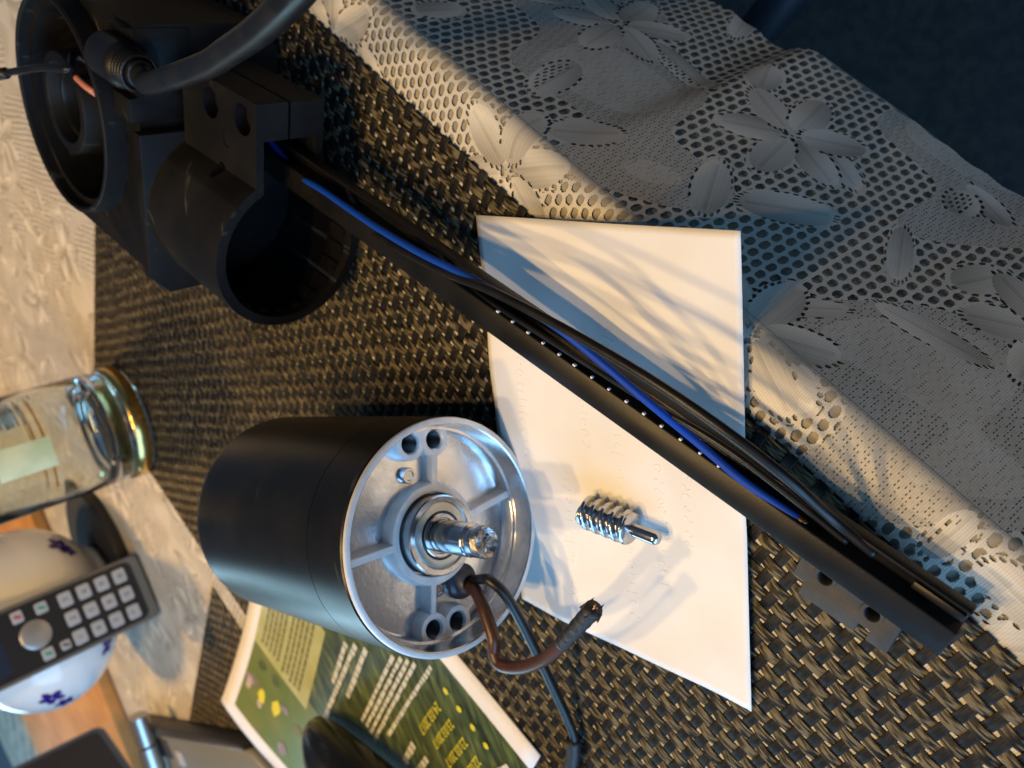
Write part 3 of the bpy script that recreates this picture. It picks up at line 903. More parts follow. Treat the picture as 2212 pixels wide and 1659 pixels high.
# ------------------------------------------------------------------ gearbox housing
GC = np.array([.0801, .2960, .0318]); th = math.radians(-134.85)
ga = np.array([math.cos(th), math.sin(th), 0]); gb = np.array([ga[1], -ga[0], 0])
fg = Frame(GC, ga, gb, (0, 0, 1))
gear = thing('gearbox_housing', 'black cast gearbox housing with an open clamp socket and round gear bowl', 'gearbox', fg(-80, -10, -31.8))
BL = -53.0
outer = lathe(fg, [(0, BL), (31.8, BL), (31.8, 0), (0, 0)], 96)
SOCK = carve(lathe(fg, [(0, BL + 6), (28.0, BL + 6), (28.0, 5), (0, 5)], 96), [('UNION', boxv(fg, BL + 7.3, 4.1, -45.0, -10, -9.0, 12.3))])
v, f = carve(outer, [
    ('UNION', boxv(fg, BL + .4, -.05, -58.4, -8, -12.4, 15.4)),
    ('DIFFERENCE', SOCK),
    ('DIFFERENCE', boxv(fg, BL - 3, 6, -70, -30, 1.5, 2.6)),
    ('DIFFERENCE', lathe(fg, [(0, -20), (3.2, -20), (3.2, 30), (0, 30)], 28, c=(-31.5, -49.6), axis='z')),
    ('DIFFERENCE', lathe(fg, [(0, 10.5), (5.6, 10.5), (5.6, 30), (0, 30)], 32, c=(-31.5, -49.6), axis='z')),
    ('DIFFERENCE', lathe(fg, [(0, -20), (3.2, -20), (3.2, 30), (0, 30)], 28, c=(-9.0, -50.4), axis='z')),
    ('DIFFERENCE', lathe(fg, [(0, 10.5), (5.6, 10.5), (5.6, 30), (0, 30)], 32, c=(-9.0, -50.4), axis='z')),
    ('DIFFERENCE', lathe(fg, [(0, 8), (2.6, 8), (2.6, 30), (0, 30)], 28, c=(-24, -27.2), axis='z')),
    ('DIFFERENCE', lathe(fg, [(0, 15.0), (3.4, 15.0), (3.4, 30), (0, 30)], 28, c=(-20, -40), axis='z')),
], bevel=.0004)
clamp = put('clamp_socket', v, f, M['cast'], gear, autosmooth=40)
for i in range(22):                                # ledge pieces inside the socket
    t = 2 * math.pi * (i + .3) / 22
    if abs(((t - math.pi) + math.pi) % (2 * math.pi) - math.pi) < .55:
        continue
    c_, s_ = math.cos(t), math.sin(t)
    vv = [(A, r_ * c_ - x * s_, r_ * s_ + x * c_) for A in (-14, -4) for r_ in (26.9, 28.2) for x in (-1.7, 1.7)]
    put('socket_tooth', fg.many(vv), [(0, 1, 3, 2), (4, 6, 7, 5), (0, 4, 5, 1), (2, 3, 7, 6), (0, 2, 6, 4), (1, 5, 7, 3)], M['cast'], gear, smooth=False)
fl = [(-32, 33.2), (28.5, 33.2), (37, 25), (37, -27), (30, -31.4), (-32, -31.4)]
v, f = carve(prism(fg, fl, -58.5, BL - .02), [], bevel=.0006)
put('flange_plate', v, f, M['cast'], gear, autosmooth=40)
# main body with the gear bowl sunk into it
bx = [(-70, 29.5), (30, 29.5), (36.5, 23), (36.5, -24), (28, -30.5), (-60, -30.5), (-70, -22)]
v, f = carve(prism(fg, bx, -166, -60.5), [
    ('UNION', lathe(fg, [(0, 0), (45, 0), (45.2, 30), (44.9, 37.6), (0, 37.6)], 96, c=(-117.4, -23.8), axis='z')),
    ('DIFFERENCE', lathe(fg, [(0, 8), (38.5, 8), (40, 60), (0, 60)], 96, c=(-117.4, -23.8), axis='z')),
    ('DIFFERENCE', lathe(fg, [(0, 33.5), (42.2, 33.5), (42.2, 60), (0, 60)], 96, c=(-117.4, -23.8), axis='z')),
    ('DIFFERENCE', boxv(fg, -170, -140, 20, 50, 5, 50)),
], bevel=.0007)
hb = put('gear_bowl', v, f, M['cast'], gear, autosmooth=40)
put('shaft_boss', *lathe(fg, [(22, 7.5), (21.2, 34), (20.6, 35), (17.0, 35), (16.4, 34.2), (15.8, 8)], 72, c=(-121, -24), axis='z'), M['cast'], gear, autosmooth=40)
put('boss_sleeve', *lathe(fg, [(15.7, 26), (15.5, 30), (13.1, 30.3), (12.6, 29), (12.3, 8)], 64, c=(-121, -24), axis='z'), M['rail'], gear, autosmooth=40)
for (A, B) in ((-88, 2), (-146, 4)):
    put('screw_post', *lathe(fg, [(6.4, 7), (6, 26.5), (5.6, 27.2), (3.2, 27.2), (2.8, 26), (2.6, 8)], 28, c=(A, B), axis='z'), M['cast'], gear, autosmooth=40)
for t_ in (.3, 1.25, 2.2, 3.3, 4.3, 5.4):
    c_, s_ = math.cos(t_), math.sin(t_)
    vv = [(-121 + r_ * c_ - x_ * s_, -24 + r_ * s_ + x_ * c_, z_) for r_ in (20.5, 37.0) for x_ in (-1.3, 1.3) for z_ in (7.6, 22)]
    put('bowl_rib', fg.many(vv), [(0, 1, 3, 2), (4, 6, 7, 5), (0, 4, 5, 1), (2, 3, 7, 6), (0, 2, 6, 4), (1, 5, 7, 3)], M['cast'], gear, smooth=False)
put('bowl_step', *lathe(fg, [(44.4, 37.7), (44.0, 38.4), (42.9, 38.4), (42.4, 37.6), (42.2, 33.4), (40.6, 33.2), (40.2, 31)], 96, c=(-117.4, -23.8), axis='z'), M['cast'], gear, autosmooth=40)
# saddle block that holds the cable gland
v, f = carve(boxv(fg, -74, -60.2, -69, -34.5, 8, 33.0), [('DIFFERENCE', lathe(fg, [(0, -90), (12.6, -90), (12.6, -40), (0, -40)], 48, c=(-56, 33)))], bevel=.0006)
put('gland_saddle', v, f, M['cast'], gear, autosmooth=40)
gl = put('cable_gland', *lathe(fg, [(5, -76), (8.6, -76), (8.6, -61), (8.8, -60), (8.0, -58), (7.2, -57), (5, -57)], 48, c=(-56, 33)), M['rail'], gear, autosmooth=40)
coil = []
for i in range(4):
    pp = []
    for q in range(25):
        t = 2 * math.pi * q / 24
        pp.append(fg(-57.0 + i * 2.2 + q * .05, -56 + 6.4 * math.cos(t), 33 + 6.4 * math.sin(t)))
    coil.append(sweep(pp, .0008, 8))
put('spring', *merge(*coil), M['rail'], gear)
put('gland_sleeve', *lathe(fg, [(5.8, -60), (5.8, -52), (5.0, -48), (3.8, -47.5)], 40, c=(-56, 33)), M['rail'], gear, autosmooth=50)
cab = spline([fg(-76, -56, 33), fg(-58, -56, 33), fg(-46, -56, 33.6), fg(-36, -56.6, 35.2), W(440, 143, .0735), W(492, 112, .0770), W(550, 72, .0800), W(602, 26, .0825), W(650, -24, .0840), W(690, -80, .085)], 10)
put('thick_cable', *sweep(cab, .0041, 18), M['black_wire'], gear)
tw = spline([fg(-92, -40, 24), fg(-104, -48, 34), W(150, 148, .074), W(96, 146, .078), W(40, 153, .081), W(-20, 164, .083), W(-60, 172, .084)], 8)
put('thin_wire', *sweep(tw, .0015, 10), M['black_wire'], gear)
tw = spline([W(-40, 168, .0835), W(-10, 163, .083), W(12, 158, .0825)], 6)
put('wire_sleeve', *sweep(tw, .0024, 12), M['black_wire'], gear)
tw = spline([W(166, 168, .066), W(183, 184, .066), W(200, 197, .065), W(214, 206, .062)], 8)
put('pink_wire', *sweep(tw, .0014, 10), M['pink_wire'], gear)

# ------------------------------------------------------------------ black wiring rail
s0, s1 = W(604, 349, .0320), W(2064, 1375, .0150)
rd = s1 - s0; RL = np.linalg.norm(rd) * 1000; rd /= np.linalg.norm(rd)
rside = np.cross((0, 0, 1), rd); rside /= np.linalg.norm(rside)
if rside @ DV < 0:
    rside = -rside                                # b points away from the camera's side (towards the motor)
rup = np.cross(rd, rside)
if rup[2] < 0:
    rup = -rup
fr_ = Frame(s0, rd, rside, rup)
rail = thing('wiring_rail', 'long black plastic rail with wires, one end inside the clamp socket', 'rail', fr_(RL / 2, 0, -20))
sec = [(8.0, .0), (8.0, -7.4), (-6.0, -7.4), (-6.0, -3.0), (-5.0, -3.0), (-5.0, -6.4), (-.6, -6.4), (-.6, -.3), (0, 0)]
v, f = carve(prism(fr_, sec, -40, RL), [], bevel=.00025)
put('channel', v, f, M['rail'], rail, autosmooth=40)
nt_ = 15


def along(px):
    lo_, hi_ = -.2, 1.2
    for _ in range(40):
        m_ = (lo_ + hi_) / 2; q_ = (s0 + (s1 - s0) * m_ - np.array([0, 0, H])) @ R
        lo_, hi_ = (m_, hi_) if q_[0] / q_[2] * F + CX < px else (lo_, m_)
    return lo_ * RL


A0, A1 = along(1072), along(1592)
for i in range(nt_):
    A = A0 + (A1 - A0) * i / (nt_ - 1)
    g_ = random.Random(i * 3); w_ = g_.uniform(.28, .48); A += g_.uniform(-.25, .25)
    v, f = boxv(fr_, A - w_, A + w_, -1.15, -.55, -1.0, -.05)
    put('rail_tooth', v, f, M['tooth_glint'], rail, smooth=False)
# wires in the rail; heights are given over the rail's top edge


def rz(px):
    lo_, hi_ = -.2, 1.2
    for _ in range(40):
        m_ = (lo_ + hi_) / 2; q_ = (s0 + (s1 - s0) * m_ - np.array([0, 0, H])) @ R
        if q_[0] / q_[2] * F + CX < px:
            lo_ = m_
        else:
            hi_ = m_
    return (s0 + (s1 - s0) * lo_)[2]


def RW(px, py, dz):
    return W(px, py, rz(px) + dz)


bwp = spline([fr_(-20, -3, -6), RW(640, 372, -.002), RW(700, 413, .001), W(800, 482, .0335), W(900, 542, .0345), W(1000, 592, .0350), W(1098, 645, .0350), W(1200, 705, .0330), W(1300, 783, .0300), W(1400, 868, .0268), RW(1500, 950, .0008), RW(1600, 1034, -.0005), RW(1700, 1104, -.0018), RW(1722, 1119, -.0022)], 10)
blue = put('blue_wire', *sweep(bwp, .0012, 12), M['blue_wire'], rail)
put('ferrule', *sweep([RW(1718, 1116, -.0021), RW(1736, 1129, -.0024), RW(1743, 1134, -.0026)], [.0009, .0012, .0008], 10), M['copper'], blue)
c1 = spline([fr_(30, -4, -7), RW(800, 494, -.002), W(950, 583, .0340), W(1060, 628, .0368), W(1200, 700, .0368), W(1320, 768, .0365), W(1420, 829, .0360), W(1520, 897, .0345), W(1620, 970, .0310), W(1720, 1050, .0250), RW(1800, 1122, -.001), RW(1890, 1198, -.004)], 10)
put('black_cable', *sweep(c1, .0014, 12), M['black_wire'], rail)
c2 = spline([fr_(80, -4, -6), RW(1000, 612, -.003), RW(1200, 742, -.001), RW(1400, 868, .002), RW(1500, 925, .003), RW(1600, 990, .002), RW(1720, 1082, -.001), RW(1830, 1172, -.004)], 10)
put('black_cable', *sweep(c2, .0010, 12), M['black_wire'], rail)
for (x, y, z, r_) in ((1782, 1166, -.006, .0011), (1970, 1292, -.005, .0012)):
    q = W(x, y, rz(x) + z); fq = Frame(q, rd, rside, rup)
    put('contact_bead', *lathe(fq, [(.01, 1.3), (.6, 1.15), (1.05, .6), (1.2, 0), (1.05, -.6), (1.0, -2)], 20, axis='z'), M['tin'], rail)
q = W(2022, 1322, rz(2022) - .005); fq = Frame(q, rd, rside, rup)
v, f = carve(boxv(fq, -4.2, 4.2, -1.7, 1.7, -2.2, .4), [], bevel=.0004)
put('green_lens', v, f, M['green_pcb'], rail, autosmooth=40)
v, f = carve(boxv(fr_, RL - 14, RL - .6, -4.9, -2.6, -6.8, -2.2), [], bevel=.0004)
put('end_block', v, f, M['rail'], rail, autosmooth=40)
# mounting foot under the rail with two screw holes
fa = W(1722, 1222, .0078); fb_ = W(1940, 1370, .0070)
fd = fb_ - fa; FL = np.linalg.norm(fd) * 1000; fd /= np.linalg.norm(fd)
fs = np.cross((0, 0, 1), fd); fs /= np.linalg.norm(fs)
if fs @ DV < 0:
    fs = -fs
fu = np.cross(fd, fs); fu = fu if fu[2] > 0 else -fu
ff_ = Frame(fa, fd, fs, fu)


def loc(fr, p):
    q = (np.array(p) - fr.c) * 1000
    return q @ fr.a, q @ fr.b


h1, h2 = loc(ff_, W(1779, 1252, .0085)), loc(ff_, W(1881, 1330, .0080))
v, f = carve(boxv(ff_, 0, FL, -10, 8.0, -6.6, 0), [
    ('DIFFERENCE', lathe(ff_, [(0, -30), (2.1, -30), (2.1, 9), (0, 9)], 24, c=h1, axis='z')),
    ('DIFFERENCE', lathe(ff_, [(0, -30), (2.1, -30), (2.1, 9), (0, 9)], 24, c=h2, axis='z')),
    ('DIFFERENCE', boxv(ff_, -1, 3.4, 3.2, 9, -20, 9)),
    ('DIFFERENCE', boxv(ff_, FL - 9.5, FL - 6, 4.6, 9, -20, 9)),
], bevel=.0005)
foot = put('mounting_foot', v, f, M['foot'], rail, autosmooth=40)
for h in (h1, h2):
    put('hole_ring', *lathe(ff_, [(3.3, -.1), (3.2, .22), (2.3, .22), (2.1, -.1)], 28, c=h, axis='z'), M['foot'], foot, autosmooth=40)

# ------------------------------------------------------------------ brochure
br = thing('brochure', 'green printed brochure with a pale border under the motor, corner curled', 'brochure', W(800, 1560))
ex = T(1, -.08); ex /= np.linalg.norm(ex)             # along the border nearest the viewer
ey = T(.08, 1); ey /= np.linalg.norm(ey)              # across, away from the table edge
po = T(-.247, .3655)
LX, LY = .215, .262


def page(x, y, dz=0.0):
    """x along the right-hand border from the curled corner, y across towards the far corner"""
    far = max(0, (y - .12) / (LY - .12))
    q = po + ex * x + ey * y
    z = .0014 + .0135 * far ** 2 * math.exp(-(x / .085) ** 2) + .0006 * math.sin(x * 30)
    return np.array([q[0], q[1], z + dz])


def quadgrid(x0, x1, y0, y1, dz, nx=24, ny=30):
    v = [page(x0 + (x1 - x0) * i / nx, y0 + (y1 - y0) * j / ny, dz) for i in range(nx + 1) for j in range(ny + 1)]
    f = [(i * (ny + 1) + j, i * (ny + 1) + j + 1, (i + 1) * (ny + 1) + j + 1, (i + 1) * (ny + 1) + j) for i in range(nx) for j in range(ny)]
    if (np.cross(ex, ey))[2] > 0:
        f = [q[::-1] for q in f]
    return v, f




def pagexy(px, py):
    z = .002
    for _ in range(8):
        r_ = W(px, py, z) - po
        z = page(r_ @ ex, r_ @ ey)[2]
    return r_ @ ex, r_ @ ey


BD = .0135
xK, yK = pagexy(662, 1532)
sheet = put('page', *quadgrid(0, LX, 0, LY, 0), M['paper'], br)
md = sheet.modifiers.new('t', 'SOLIDIFY'); md.thickness = .0009; md.offset = -1
put('meadow_picture', *quadgrid(BD, LX, BD, LY - BD, .00015), M['grass'], br)
put('lime_strip', *quadgrid(BD, xK + .02, yK - .01, LY - BD, .0003), M['lime'], br)
put('cream_panel', *quadgrid(BD, xK, yK - .085, yK, .00042), M['cream_print'], br)
for i in range(11):
    g = random.Random(i + 40)
    x0 = BD + .006 + (i % 8) * (xK - BD) / 8.0; y0 = yK + .008 + g.uniform(0, max(.006, LY - BD - yK - .014))
    rx_, ry_ = g.uniform(.003, .007), g.uniform(.004, .009)
    ring = [page(x0 + rx_ * math.cos(t_) * g.uniform(.7, 1.1), y0 + ry_ * math.sin(t_) * g.uniform(.7, 1.1), .00045 + .00002 * i) for t_ in np.linspace(0, 2 * math.pi, 14)[:-1]]
    put('printed_figure', ring, [tuple(range(13))], M[('mauve_print', 'olive_print', 'pinkish_print', 'grass', 'yellow_print', 'mauve_print')[i % 6]], br, smooth=False)


ks = .5486 * 1000 / 2212


def b4(x, y):
    px, py = 1200 * .5486 + x * ks, 2400 * .5486 + y * ks
    z = .0016
    for _ in range(6):                         # meet the curved page
        w = W(px, py, z); r_ = w - po
        z = page(r_ @ ex, r_ @ ey)[2] + .0006
    return W(px, py, z)


for i, (s, st, en, sz) in enumerate((('24.03.2017', (1205, 775), (985, 1095), .0125), ('23.03.2017', (1320, 930), (1105, 1215), .0125), ('23.03.2017', (1440, 1090), (1215, 1380), .0125), ('22.03.2017', (1555, 1250), (1330, 1545), .0125))):
    a_, b_ = b4(*st), b4(*en)
    mid = (a_ + b_) / 2; xd = b_ - a_; ln = np.linalg.norm(xd)
    upd = np.cross((0, 0, 1), xd)
    text_mesh('printed_date', s, M['yellow_print'], br, mid + np.array([0, 0, .0006]), xd, upd, ln / 10 * 1.62, .00005)
    st_ = (st[0] + 35, st[1] - 72)
    c_ = b4(*st_); fq = Frame(c_ + np.array([0, 0, .0009]), (1, 0, 0), (0, 1, 0), (0, 0, 1))
    put('printed_star', *lathe(fq, [(.01, .1), (1.9, .1), (1.9, .0)], 7, axis='z'), M['yellow_print'], br, smooth=False)


def rows_px(specs, h, m, name, seed):
    g = random.Random(seed); out = []
    for (st, en) in specs:
        a_, b_ = b4(*st), b4(*en); xd = b_ - a_; ln = np.linalg.norm(xd); xd /= ln
        up = np.cross((0, 0, 1), xd); s = 0
        while s < ln:
            l = g.uniform(.0025, .0085); e = min(ln, s + l)
            hh = h * g.uniform(.8, 1.1)
            z = np.array([0, 0, .0003])
            out.append((np.array([a_ + xd * s + z, a_ + xd * e + z, a_ + xd * e + up * hh + z, a_ + xd * s + up * hh + z]), [(0, 1, 2, 3)]))
            s = e + .0010
    put(name, *merge(*out), m, br, smooth=False)


rows_px([((345, 270), (235, 620)), ((430, 285), (160, 930)), ((520, 320), (360, 740))], .0036, M['white_print'], 'white_heading', 1)
rows_px([((760, 385), (490, 960)), ((830, 400), (530, 1000)), ((890, 420), (565, 1060)), ((950, 450), (600, 1120)), ((1090, 480), (715, 1080))], .0026, M['white_print'], 'white_paragraph', 2)
for i_, q_ in enumerate((((930, 1140), (850, 1310)), ((1050, 1270), (960, 1400)), ((1760, 1340), (1640, 1400)))):
    rows_px([q_], .0045, M['white_print'], 'white_note', 3 + i_)
small = []
g_ = random.Random(9)
for blk in range(2):
    for i in range(5):
        x_ = BD + .007 + (xK - BD - .012) * (blk * .5 + i * .092)
        y_ = yK - .005 - g_.uniform(0, .004)
        while y_ > yK - .075:
            l_ = g_.uniform(.003, .009)
            small.append((np.array([page(x_, y_, .0006), page(x_ + .0022, y_, .0006), page(x_ + .0022, y_ - l_, .0006), page(x_, y_ - l_, .0006)]), [(0, 1, 2, 3)]))
            y_ -= l_ + .0012
put('small_print', *merge(*small), M['olive_print'], br, smooth=False)

# ------------------------------------------------------------------ black glossy case on the brochure
g = thing('black_case', 'glossy black rounded plastic case lying on the green brochure', 'case', W(742, 1650))
q0, q1 = W(668, 1575, .012), W(830, 1720, .012)
ax = q1 - q0; ax /= np.linalg.norm(ax); sd = np.cross((0, 0, 1), ax)
fc = Frame(W(700, 1560, .002), ax, sd, (0, 0, 1))
vv, ff = [], []
nl, nc = 26, 28
for i in range(nl + 1):
    t = i / nl
    x = 150 * t
    w = 30 * (1 - (1 - min(1, t / .45)) ** 2.4) ** .5 + .2
    hgt = 17 * (1 - (1 - min(1, t / .5)) ** 2.2) ** .5 + .2
    for k in range(nc):
        a_ = 2 * math.pi * k / nc
        ca, sa = math.cos(a_), math.sin(a_)
        vv.append((x, w * math.copysign(abs(ca) ** .75, ca) + 4 * t, 3 + hgt + hgt * math.copysign(abs(sa) ** .8, sa)))
for i in range(nl):
    for k in range(nc):
        ff.append((i * nc + k, i * nc + (k + 1) % nc, (i + 1) * nc + (k + 1) % nc, (i + 1) * nc + k))
ff.append(tuple(range(nc))[::-1]); ff.append(tuple(range(nl * nc, (nl + 1) * nc)))
put('shell', fc.many(vv), ff, M['case'], g)

# ------------------------------------------------------------------ glass bottle
bc = W(283, 905)
fb = Frame(bc, (1, 0, 0), (0, 1, 0), (0, 0, 1))
bot = thing('glass_bottle', 'clear glass bottle with thick base standing behind the motor', 'bottle', bc)
outp = [(.01, 3.5), (22, 3.2), (32, 1.0), (36, 0.2), (39, 1.2), (40.5, 4), (40.6, 9), (39.5, 13.0), (38.8, 15.5), (39.6, 18), (40.2, 24), (40.4, 60), (40.4, 150), (40.3, 190)]
inp = [(37.8, 190), (37.6, 60), (37.0, 34), (35.0, 27.5), (30, 24.0), (20, 22.5), (.01, 22)]
vv, ff = lathe(fb, outp + inp, 96, axis='z', close=False)
put('body', vv, ff, M['glass'], bot)
put('gold_glint_band', *lathe(fb, [(40.4, 3.0), (41.0, 3.8), (41.2, 8.0), (41.0, 12.4), (39.8, 13.4)], 96, axis='z'), M['gold_glint'], bot, autosmooth=50)  # added ring in place of the lamp highlight in the base
rib_p = []
for i in range(16):
    rib_p += [(37.3, 62 + i * 6.5), (36.9, 64.2 + i * 6.5), (37.3, 66.4 + i * 6.5)]
put('inner_ribs', *lathe(fb, rib_p, 72, axis='z'), M['glass'], bot)
vv, ff = [], []
for i in range(15):
    t = -2.05 + .5 * i / 14
    for h in (64, 98):
        vv.append((40.65 * math.cos(t), 40.65 * math.sin(t), h))
ff = [(2 * i, 2 * i + 2, 2 * i + 3, 2 * i + 1) for i in range(14)]
put('green_glint_patch', fb.many(vv), ff, M['glint_green'], bot)  # added patch in place of a pale green highlight on the glass

# ------------------------------------------------------------------ wooden tray, trivet, porcelain pot
PC = W(75, 1335, .070); PC[2] = 0
fp = Frame(PC + np.array([0, 0, ZC]), (1, 0, 0), (0, 1, 0), (0, 0, 1))
tray = thing('wooden_board', 'orange wooden board lying on the far part of the table', 'board', (-.1, 1.35, ZC))
fq = Frame((-.12, 1.36, ZC), (1, 0, 0), (0, 1, 0), (0, 0, 1))
v, f = carve(boxv(fq, -330, 330, -330, 300, .4, 14), [], bevel=.003)
put('board', v, f, M['wood'], tray, autosmooth=40)
tri = thing('trivet', 'black round trivet beneath the white porcelain pot', 'trivet', fp(0, 0, .3))
put('disc', *lathe(fp, [(.01, .3), (66, .3), (68, 2), (68, 8), (66, 10), (.01, 10)], 72, c=(24, 0), axis='z'), M['trivet'], tri, autosmooth=40)
pot = thing('porcelain_pot', 'round white porcelain pot with purple flowers behind the telephone', 'pot', fp(0, 0, 12))
pp_ = [(.01, 12.2), (38, 12.2), (41, 12.0), (42, 15), (44, 17)]
for i in range(1, 22):
    t = -1.10 + 2.02 * i / 21
    pp_.append((79 * math.cos(t), 74 + 64 * math.sin(t)))
pp_ += [(50, 127), (48, 126.5), (47, 122)]
put('bowl', *lathe(fp, pp_, 96, axis='z'), M['porcelain'], pot)
lid = put('lid', *lathe(fp, [(47, 124), (60, 129.5), (62, 131.5), (61, 134), (50, 141), (30, 149), (12, 153), (7, 155), (8, 160), (13, 165), (13, 171), (8, 175), (.01, 176)], 72, axis='z'), M['porcelain'], pot)


def on_pot(px, py):
    """where the view through a point of the picture meets the bowl"""
    d = R @ np.array([px - CX, py - CY, F]); o_ = np.array([0, 0, H])
    c_ = PC + np.array([0, 0, .074 + ZC]); sc = np.array([79, 79, 64]) * .001
    dd, oo = d / sc, (o_ - c_) / sc
    A_, B_, C_ = dd @ dd, 2 * dd @ oo, oo @ oo - 1
    disc = B_ * B_ - 4 * A_ * C_
    t = (-B_ - math.sqrt(max(disc, 0))) / (2 * A_)
    p = o_ + t * d; nn_ = (p - c_) / sc ** 2; nn_ /= np.linalg.norm(nn_)
    return p, nn_


def petal_flower(px, py, size, seed):
    g = random.Random(seed)
    p, nn_ = on_pot(px, py)
    t1 = np.cross(nn_, (0, 0, 1)); t1 /= np.linalg.norm(t1); t2 = np.cross(nn_, t1)
    out = []
    for q in range(5):
        a_ = g.uniform(-.2, .2) + q * 1.257
        c_ = p + size * .62 * (math.cos(a_) * t1 + math.sin(a_) * t2)
        ring = []
        for i in range(12):
            b_ = 2 * math.pi * i / 12
            w = c_ + size * (.52 * math.cos(b_) * (math.cos(a_) * t1 + math.sin(a_) * t2) + .36 * math.sin(b_) * (-math.sin(a_) * t1 + math.cos(a_) * t2))
            rel = (w - (PC + np.array([0, 0, .074 + ZC]))) / np.array([.0794, .0794, .0644]); rel /= np.linalg.norm(rel)
            ring.append(PC + np.array([0, 0, .074 + ZC]) + rel * np.array([.0794, .0794, .0644]))
        cc = np.mean(ring, axis=0) + nn_ * .0004
        out.append((np.array(ring + [cc]), [(i, (i + 1) % 12, 12) for i in range(12)]))
    put('painted_flower', *merge(*out), M['violet'], pot)


for i, (x, y, s) in enumerate(((128, 1178, .0095), (150, 1190, .006), (232, 1392, .0085), (112, 1508, .009), (140, 1516, .007), (200, 1250, .006))):
    petal_flower(x, y, s, i)

# ------------------------------------------------------------------ telephone handset, standing in front of the pot
HB = W(317, 1262)
lean = np.array([0, -.06, 1.0]); lean /= np.linalg.norm(lean)
hx = np.array([1.0, 0.02, 0]); hx -= (hx @ lean) * lean; hx /= np.linalg.norm(hx)
hn = np.cross(hx, lean); hn = hn if hn[1] < 0 else -hn      # the keys face the camera
fh = Frame(HB, hx, hn, lean)                                # a = across, b = out of the front, z = up
ph = thing('telephone_handset', 'dark cordless telephone handset with pale keys standing before the white pot', 'telephone', HB)
wd = 27.5
poly = []
for (x, z, r_) in ((-wd, 0, 5), (wd, 0, 5), (wd + 1.5, 168, 8), (-wd - 1.5, 168, 8)):
    poly.append((x, z))


def rounded(x0, x1, z0, z1, r_, k=6):
    out = []
    for (cx_, cz_, a0) in ((x1 - r_, z1 - r_, 0), (x0 + r_, z1 - r_, 90), (x0 + r_, z0 + r_, 180), (x1 - r_, z0 + r_, 270)):
        for i in range(k + 1):
            t = math.radians(a0 + 90 * i / k)
            out.append((cx_ + r_ * math.cos(t), cz_ + r_ * math.sin(t)))
    return out


def slab(fr, pts, b0, b1, bev=.6):
    """rounded plate standing in the a-z plane, thickness along b, with a small chamfer on the front"""
    k = len(pts); c_ = np.mean(np.array(pts), axis=0)
    sh_ = [tuple(c_ + (np.array(p) - c_) * (1 - bev / max(1, np.linalg.norm(np.array(p) - c_)))) for p in pts]
    v = [(p[0], b0, p[1]) for p in pts] + [(p[0], b1 - bev, p[1]) for p in pts] + [(p[0], b1, p[1]) for p in sh_]
    f = [tuple(range(k)), tuple(range(2 * k, 3 * k))[::-1]]
    for o_ in (0, k):
        f += [(o_ + i, o_ + i + k, o_ + (i + 1) % k + k, o_ + (i + 1) % k) for i in range(k)]
    return fr.many(v), f


put('shell', *slab(fh, rounded(-wd, wd, .2, 170, 5), -11, 8, 2.5), M['phone_rim'], ph, autosmooth=40)
put('front_cover', *slab(fh, rounded(-wd + 3, wd - 3, 9, 166, 6), 7.0, 8.8, .5), M['phone'], ph, autosmooth=40)
kx = [-15.5, 0, 15.5]
lab = [['*', '0', '#'], ['7', '8', '9'], ['4', '5', '6'], ['1', '2', '3']]
for r_ in range(4):
    for c_ in range(3):
        X, Zk = kx[c_], 20 + r_ * 14.2
        kk = put('key', *slab(fh, rounded(X - 5.7, X + 5.7, Zk - 5.0, Zk + 5.0, 1.8, 3), 8.6, 9.9, .6), M['key'], ph, autosmooth=40)
        text_mesh('digit', lab[r_][c_], M['ink'], kk, fh(X, 10.0, Zk), hx, lean, .0062, .00005)
disc = put('navigation_key', *lathe(Frame(fh(0, 0, 90), hx, lean, hn), [(.01, 10.6), (9, 10.5), (11, 9.6), (11.2, 8.5)], 40, axis='z'), M['key_disc'], ph, autosmooth=50)
for (X, Zk, w, h, mm) in ((-17, 87, 4.6, 5.4, 'green_ink'), (17, 80, 4.4, 5.6, 'green_ink'), (17.5, 97, 4.6, 5.2, 'red_ink'), (-16.5, 74, 3.6, 4.6, 'ink')):
    kk = put('call_key', *slab(fh, rounded(X - w, X + w, Zk - h * .8, Zk + h * .8, 1.5, 3), 8.6, 9.8, .6), M['key'], ph, autosmooth=40)
    put('key_mark', *slab(fh, [(X - 2, Zk - 2.4), (X + .4, Zk - 2.4), (X + 2, Zk + 2.4), (X - .4, Zk + 2.4)], 9.7, 9.9, .01), M[mm], kk, smooth=False)
put('display', *slab(fh, rounded(-19, 19, 112, 150, 2), 8.6, 9.0, .2), M['screen'], ph, autosmooth=40)

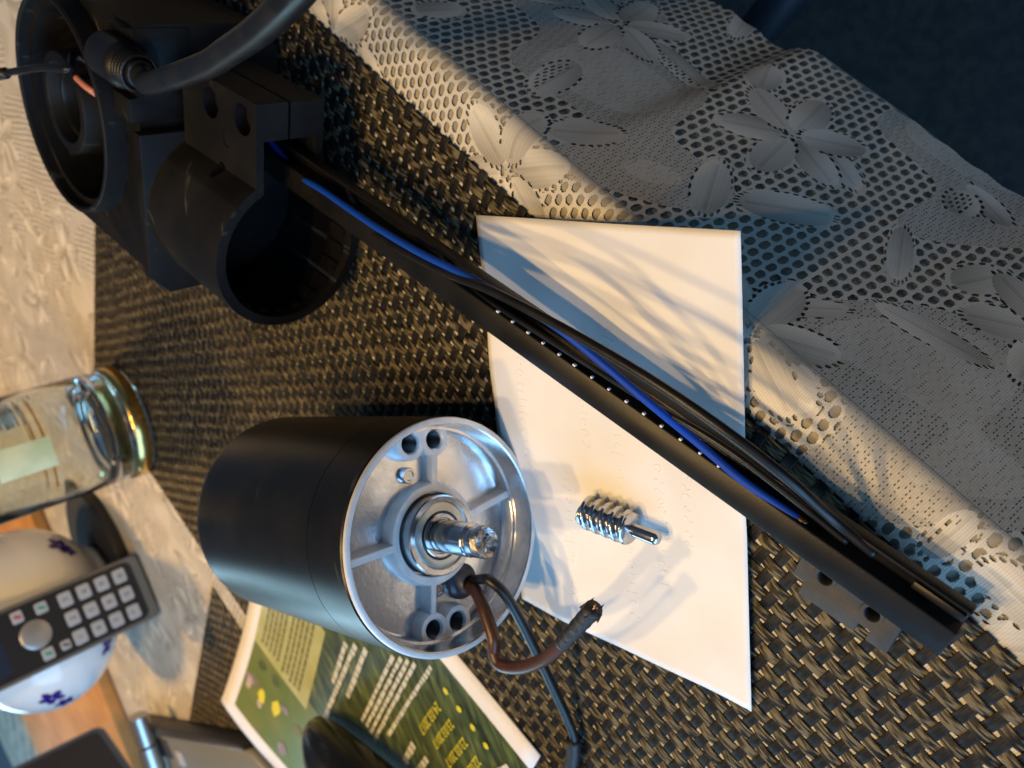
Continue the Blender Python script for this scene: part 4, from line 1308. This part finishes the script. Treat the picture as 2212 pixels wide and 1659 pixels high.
# ------------------------------------------------------------------ grey device with a hinged navy panel
dv = thing('folding_device', 'grey handheld device with a hinged navy panel at the picture corner', 'device', W(430, 1640))
f1, f2 = W(300, 1550, .014), W(566, 1632, .014); f1[2] = f2[2] = 0.0
ax = f2 - f1; LD = np.linalg.norm(ax) * 1000; ax /= np.linalg.norm(ax)
sd = np.cross((0, 0, 1), ax); sd = sd if sd @ (W(330, 1700) - f1) > 0 else -sd
fd_ = Frame(f1, ax, sd, (0, 0, 1))
v, f = carve(prism(fd_, [(-2, 12), (LD - 22, 0), (LD, 14), (LD + 6, 90), (10, 110)], .5, 14, axis='z'), [], bevel=.004)
put('body', v, f, M['dev_body'], dv, autosmooth=50)
v, f = carve(prism(fd_, [(-30, 6), (LD - 34, -5), (LD - 24, -1), (4, 14), (-10, 24), (-28, 60)], .5, 17, axis='z'), [], bevel=.003)
put('grip', v, f, M['dev_dark'], dv, autosmooth=50)
for i in range(3):
    v, f = carve(boxv(fd_, 24 + i * 15, 35 + i * 15, 16, 34, 13, 15.0), [], bevel=.0015)
    put('button', v, f, M['dev_dark'], dv, autosmooth=50)
v, f = carve(boxv(fd_, 84, 98, 22, 36, 13, 16), [], bevel=.003)
put('silver_button', v, f, M['key'], dv, autosmooth=50)
ha, hb_ = W(297, 1546, .024), W(338, 1668, .024)
put('hinge', *sweep([ha, ha + (hb_ - ha) * .48], .0085, 24), M['hinge'], dv, autosmooth=50)
put('hinge', *sweep([ha + (hb_ - ha) * .52, hb_ + (hb_ - ha) * .3], .0095, 24), M['hinge'], dv, autosmooth=50)
# panel: seen nearly face on
q0, q1 = W(219, 1563, .030), W(273, 1640, .030)
px_ = q1 - q0; px_ /= np.linalg.norm(px_)
py_ = np.array([0, -.10, 1.0]); py_ -= (py_ @ px_) * px_; py_ /= np.linalg.norm(py_)
pn = np.cross(px_, py_)
if pn @ (np.array([0, 0, H]) - q0) < 0:
    pn = -pn
fpn = Frame(q0, px_, pn, py_)
put('panel_rim', *slab(fpn, rounded(0, 150, 0, 170, 9), -7, 0, 1.5), M['screen_rim'], dv, autosmooth=40)
put('panel', *slab(fpn, rounded(6.5, 144, 6.5, 164, 6), -1, .6, .3), M['screen'], dv, autosmooth=40)

# ------------------------------------------------------------------ chair seen dimly beside the table
ch = thing('chair', 'dim blue-grey metal chair tube in the dark beside the table', 'chair', (.1, -.2, -.739))


def ray_at(px, py, z):
    return W(px, py, z)


put('tube', *sweep([W(1600, 108, -.30), W(1650, 50, -.30), W(1710, -20, -.30), W(1790, -110, -.32), W(1790, -110, -.738)], .012, 16), M['chair'], ch)
put('tube', *sweep([W(1600, 108, -.30), W(1560, 155, -.30), W(1500, 225, -.32), W(1500, 225, -.738)], .012, 16), M['chair'], ch)
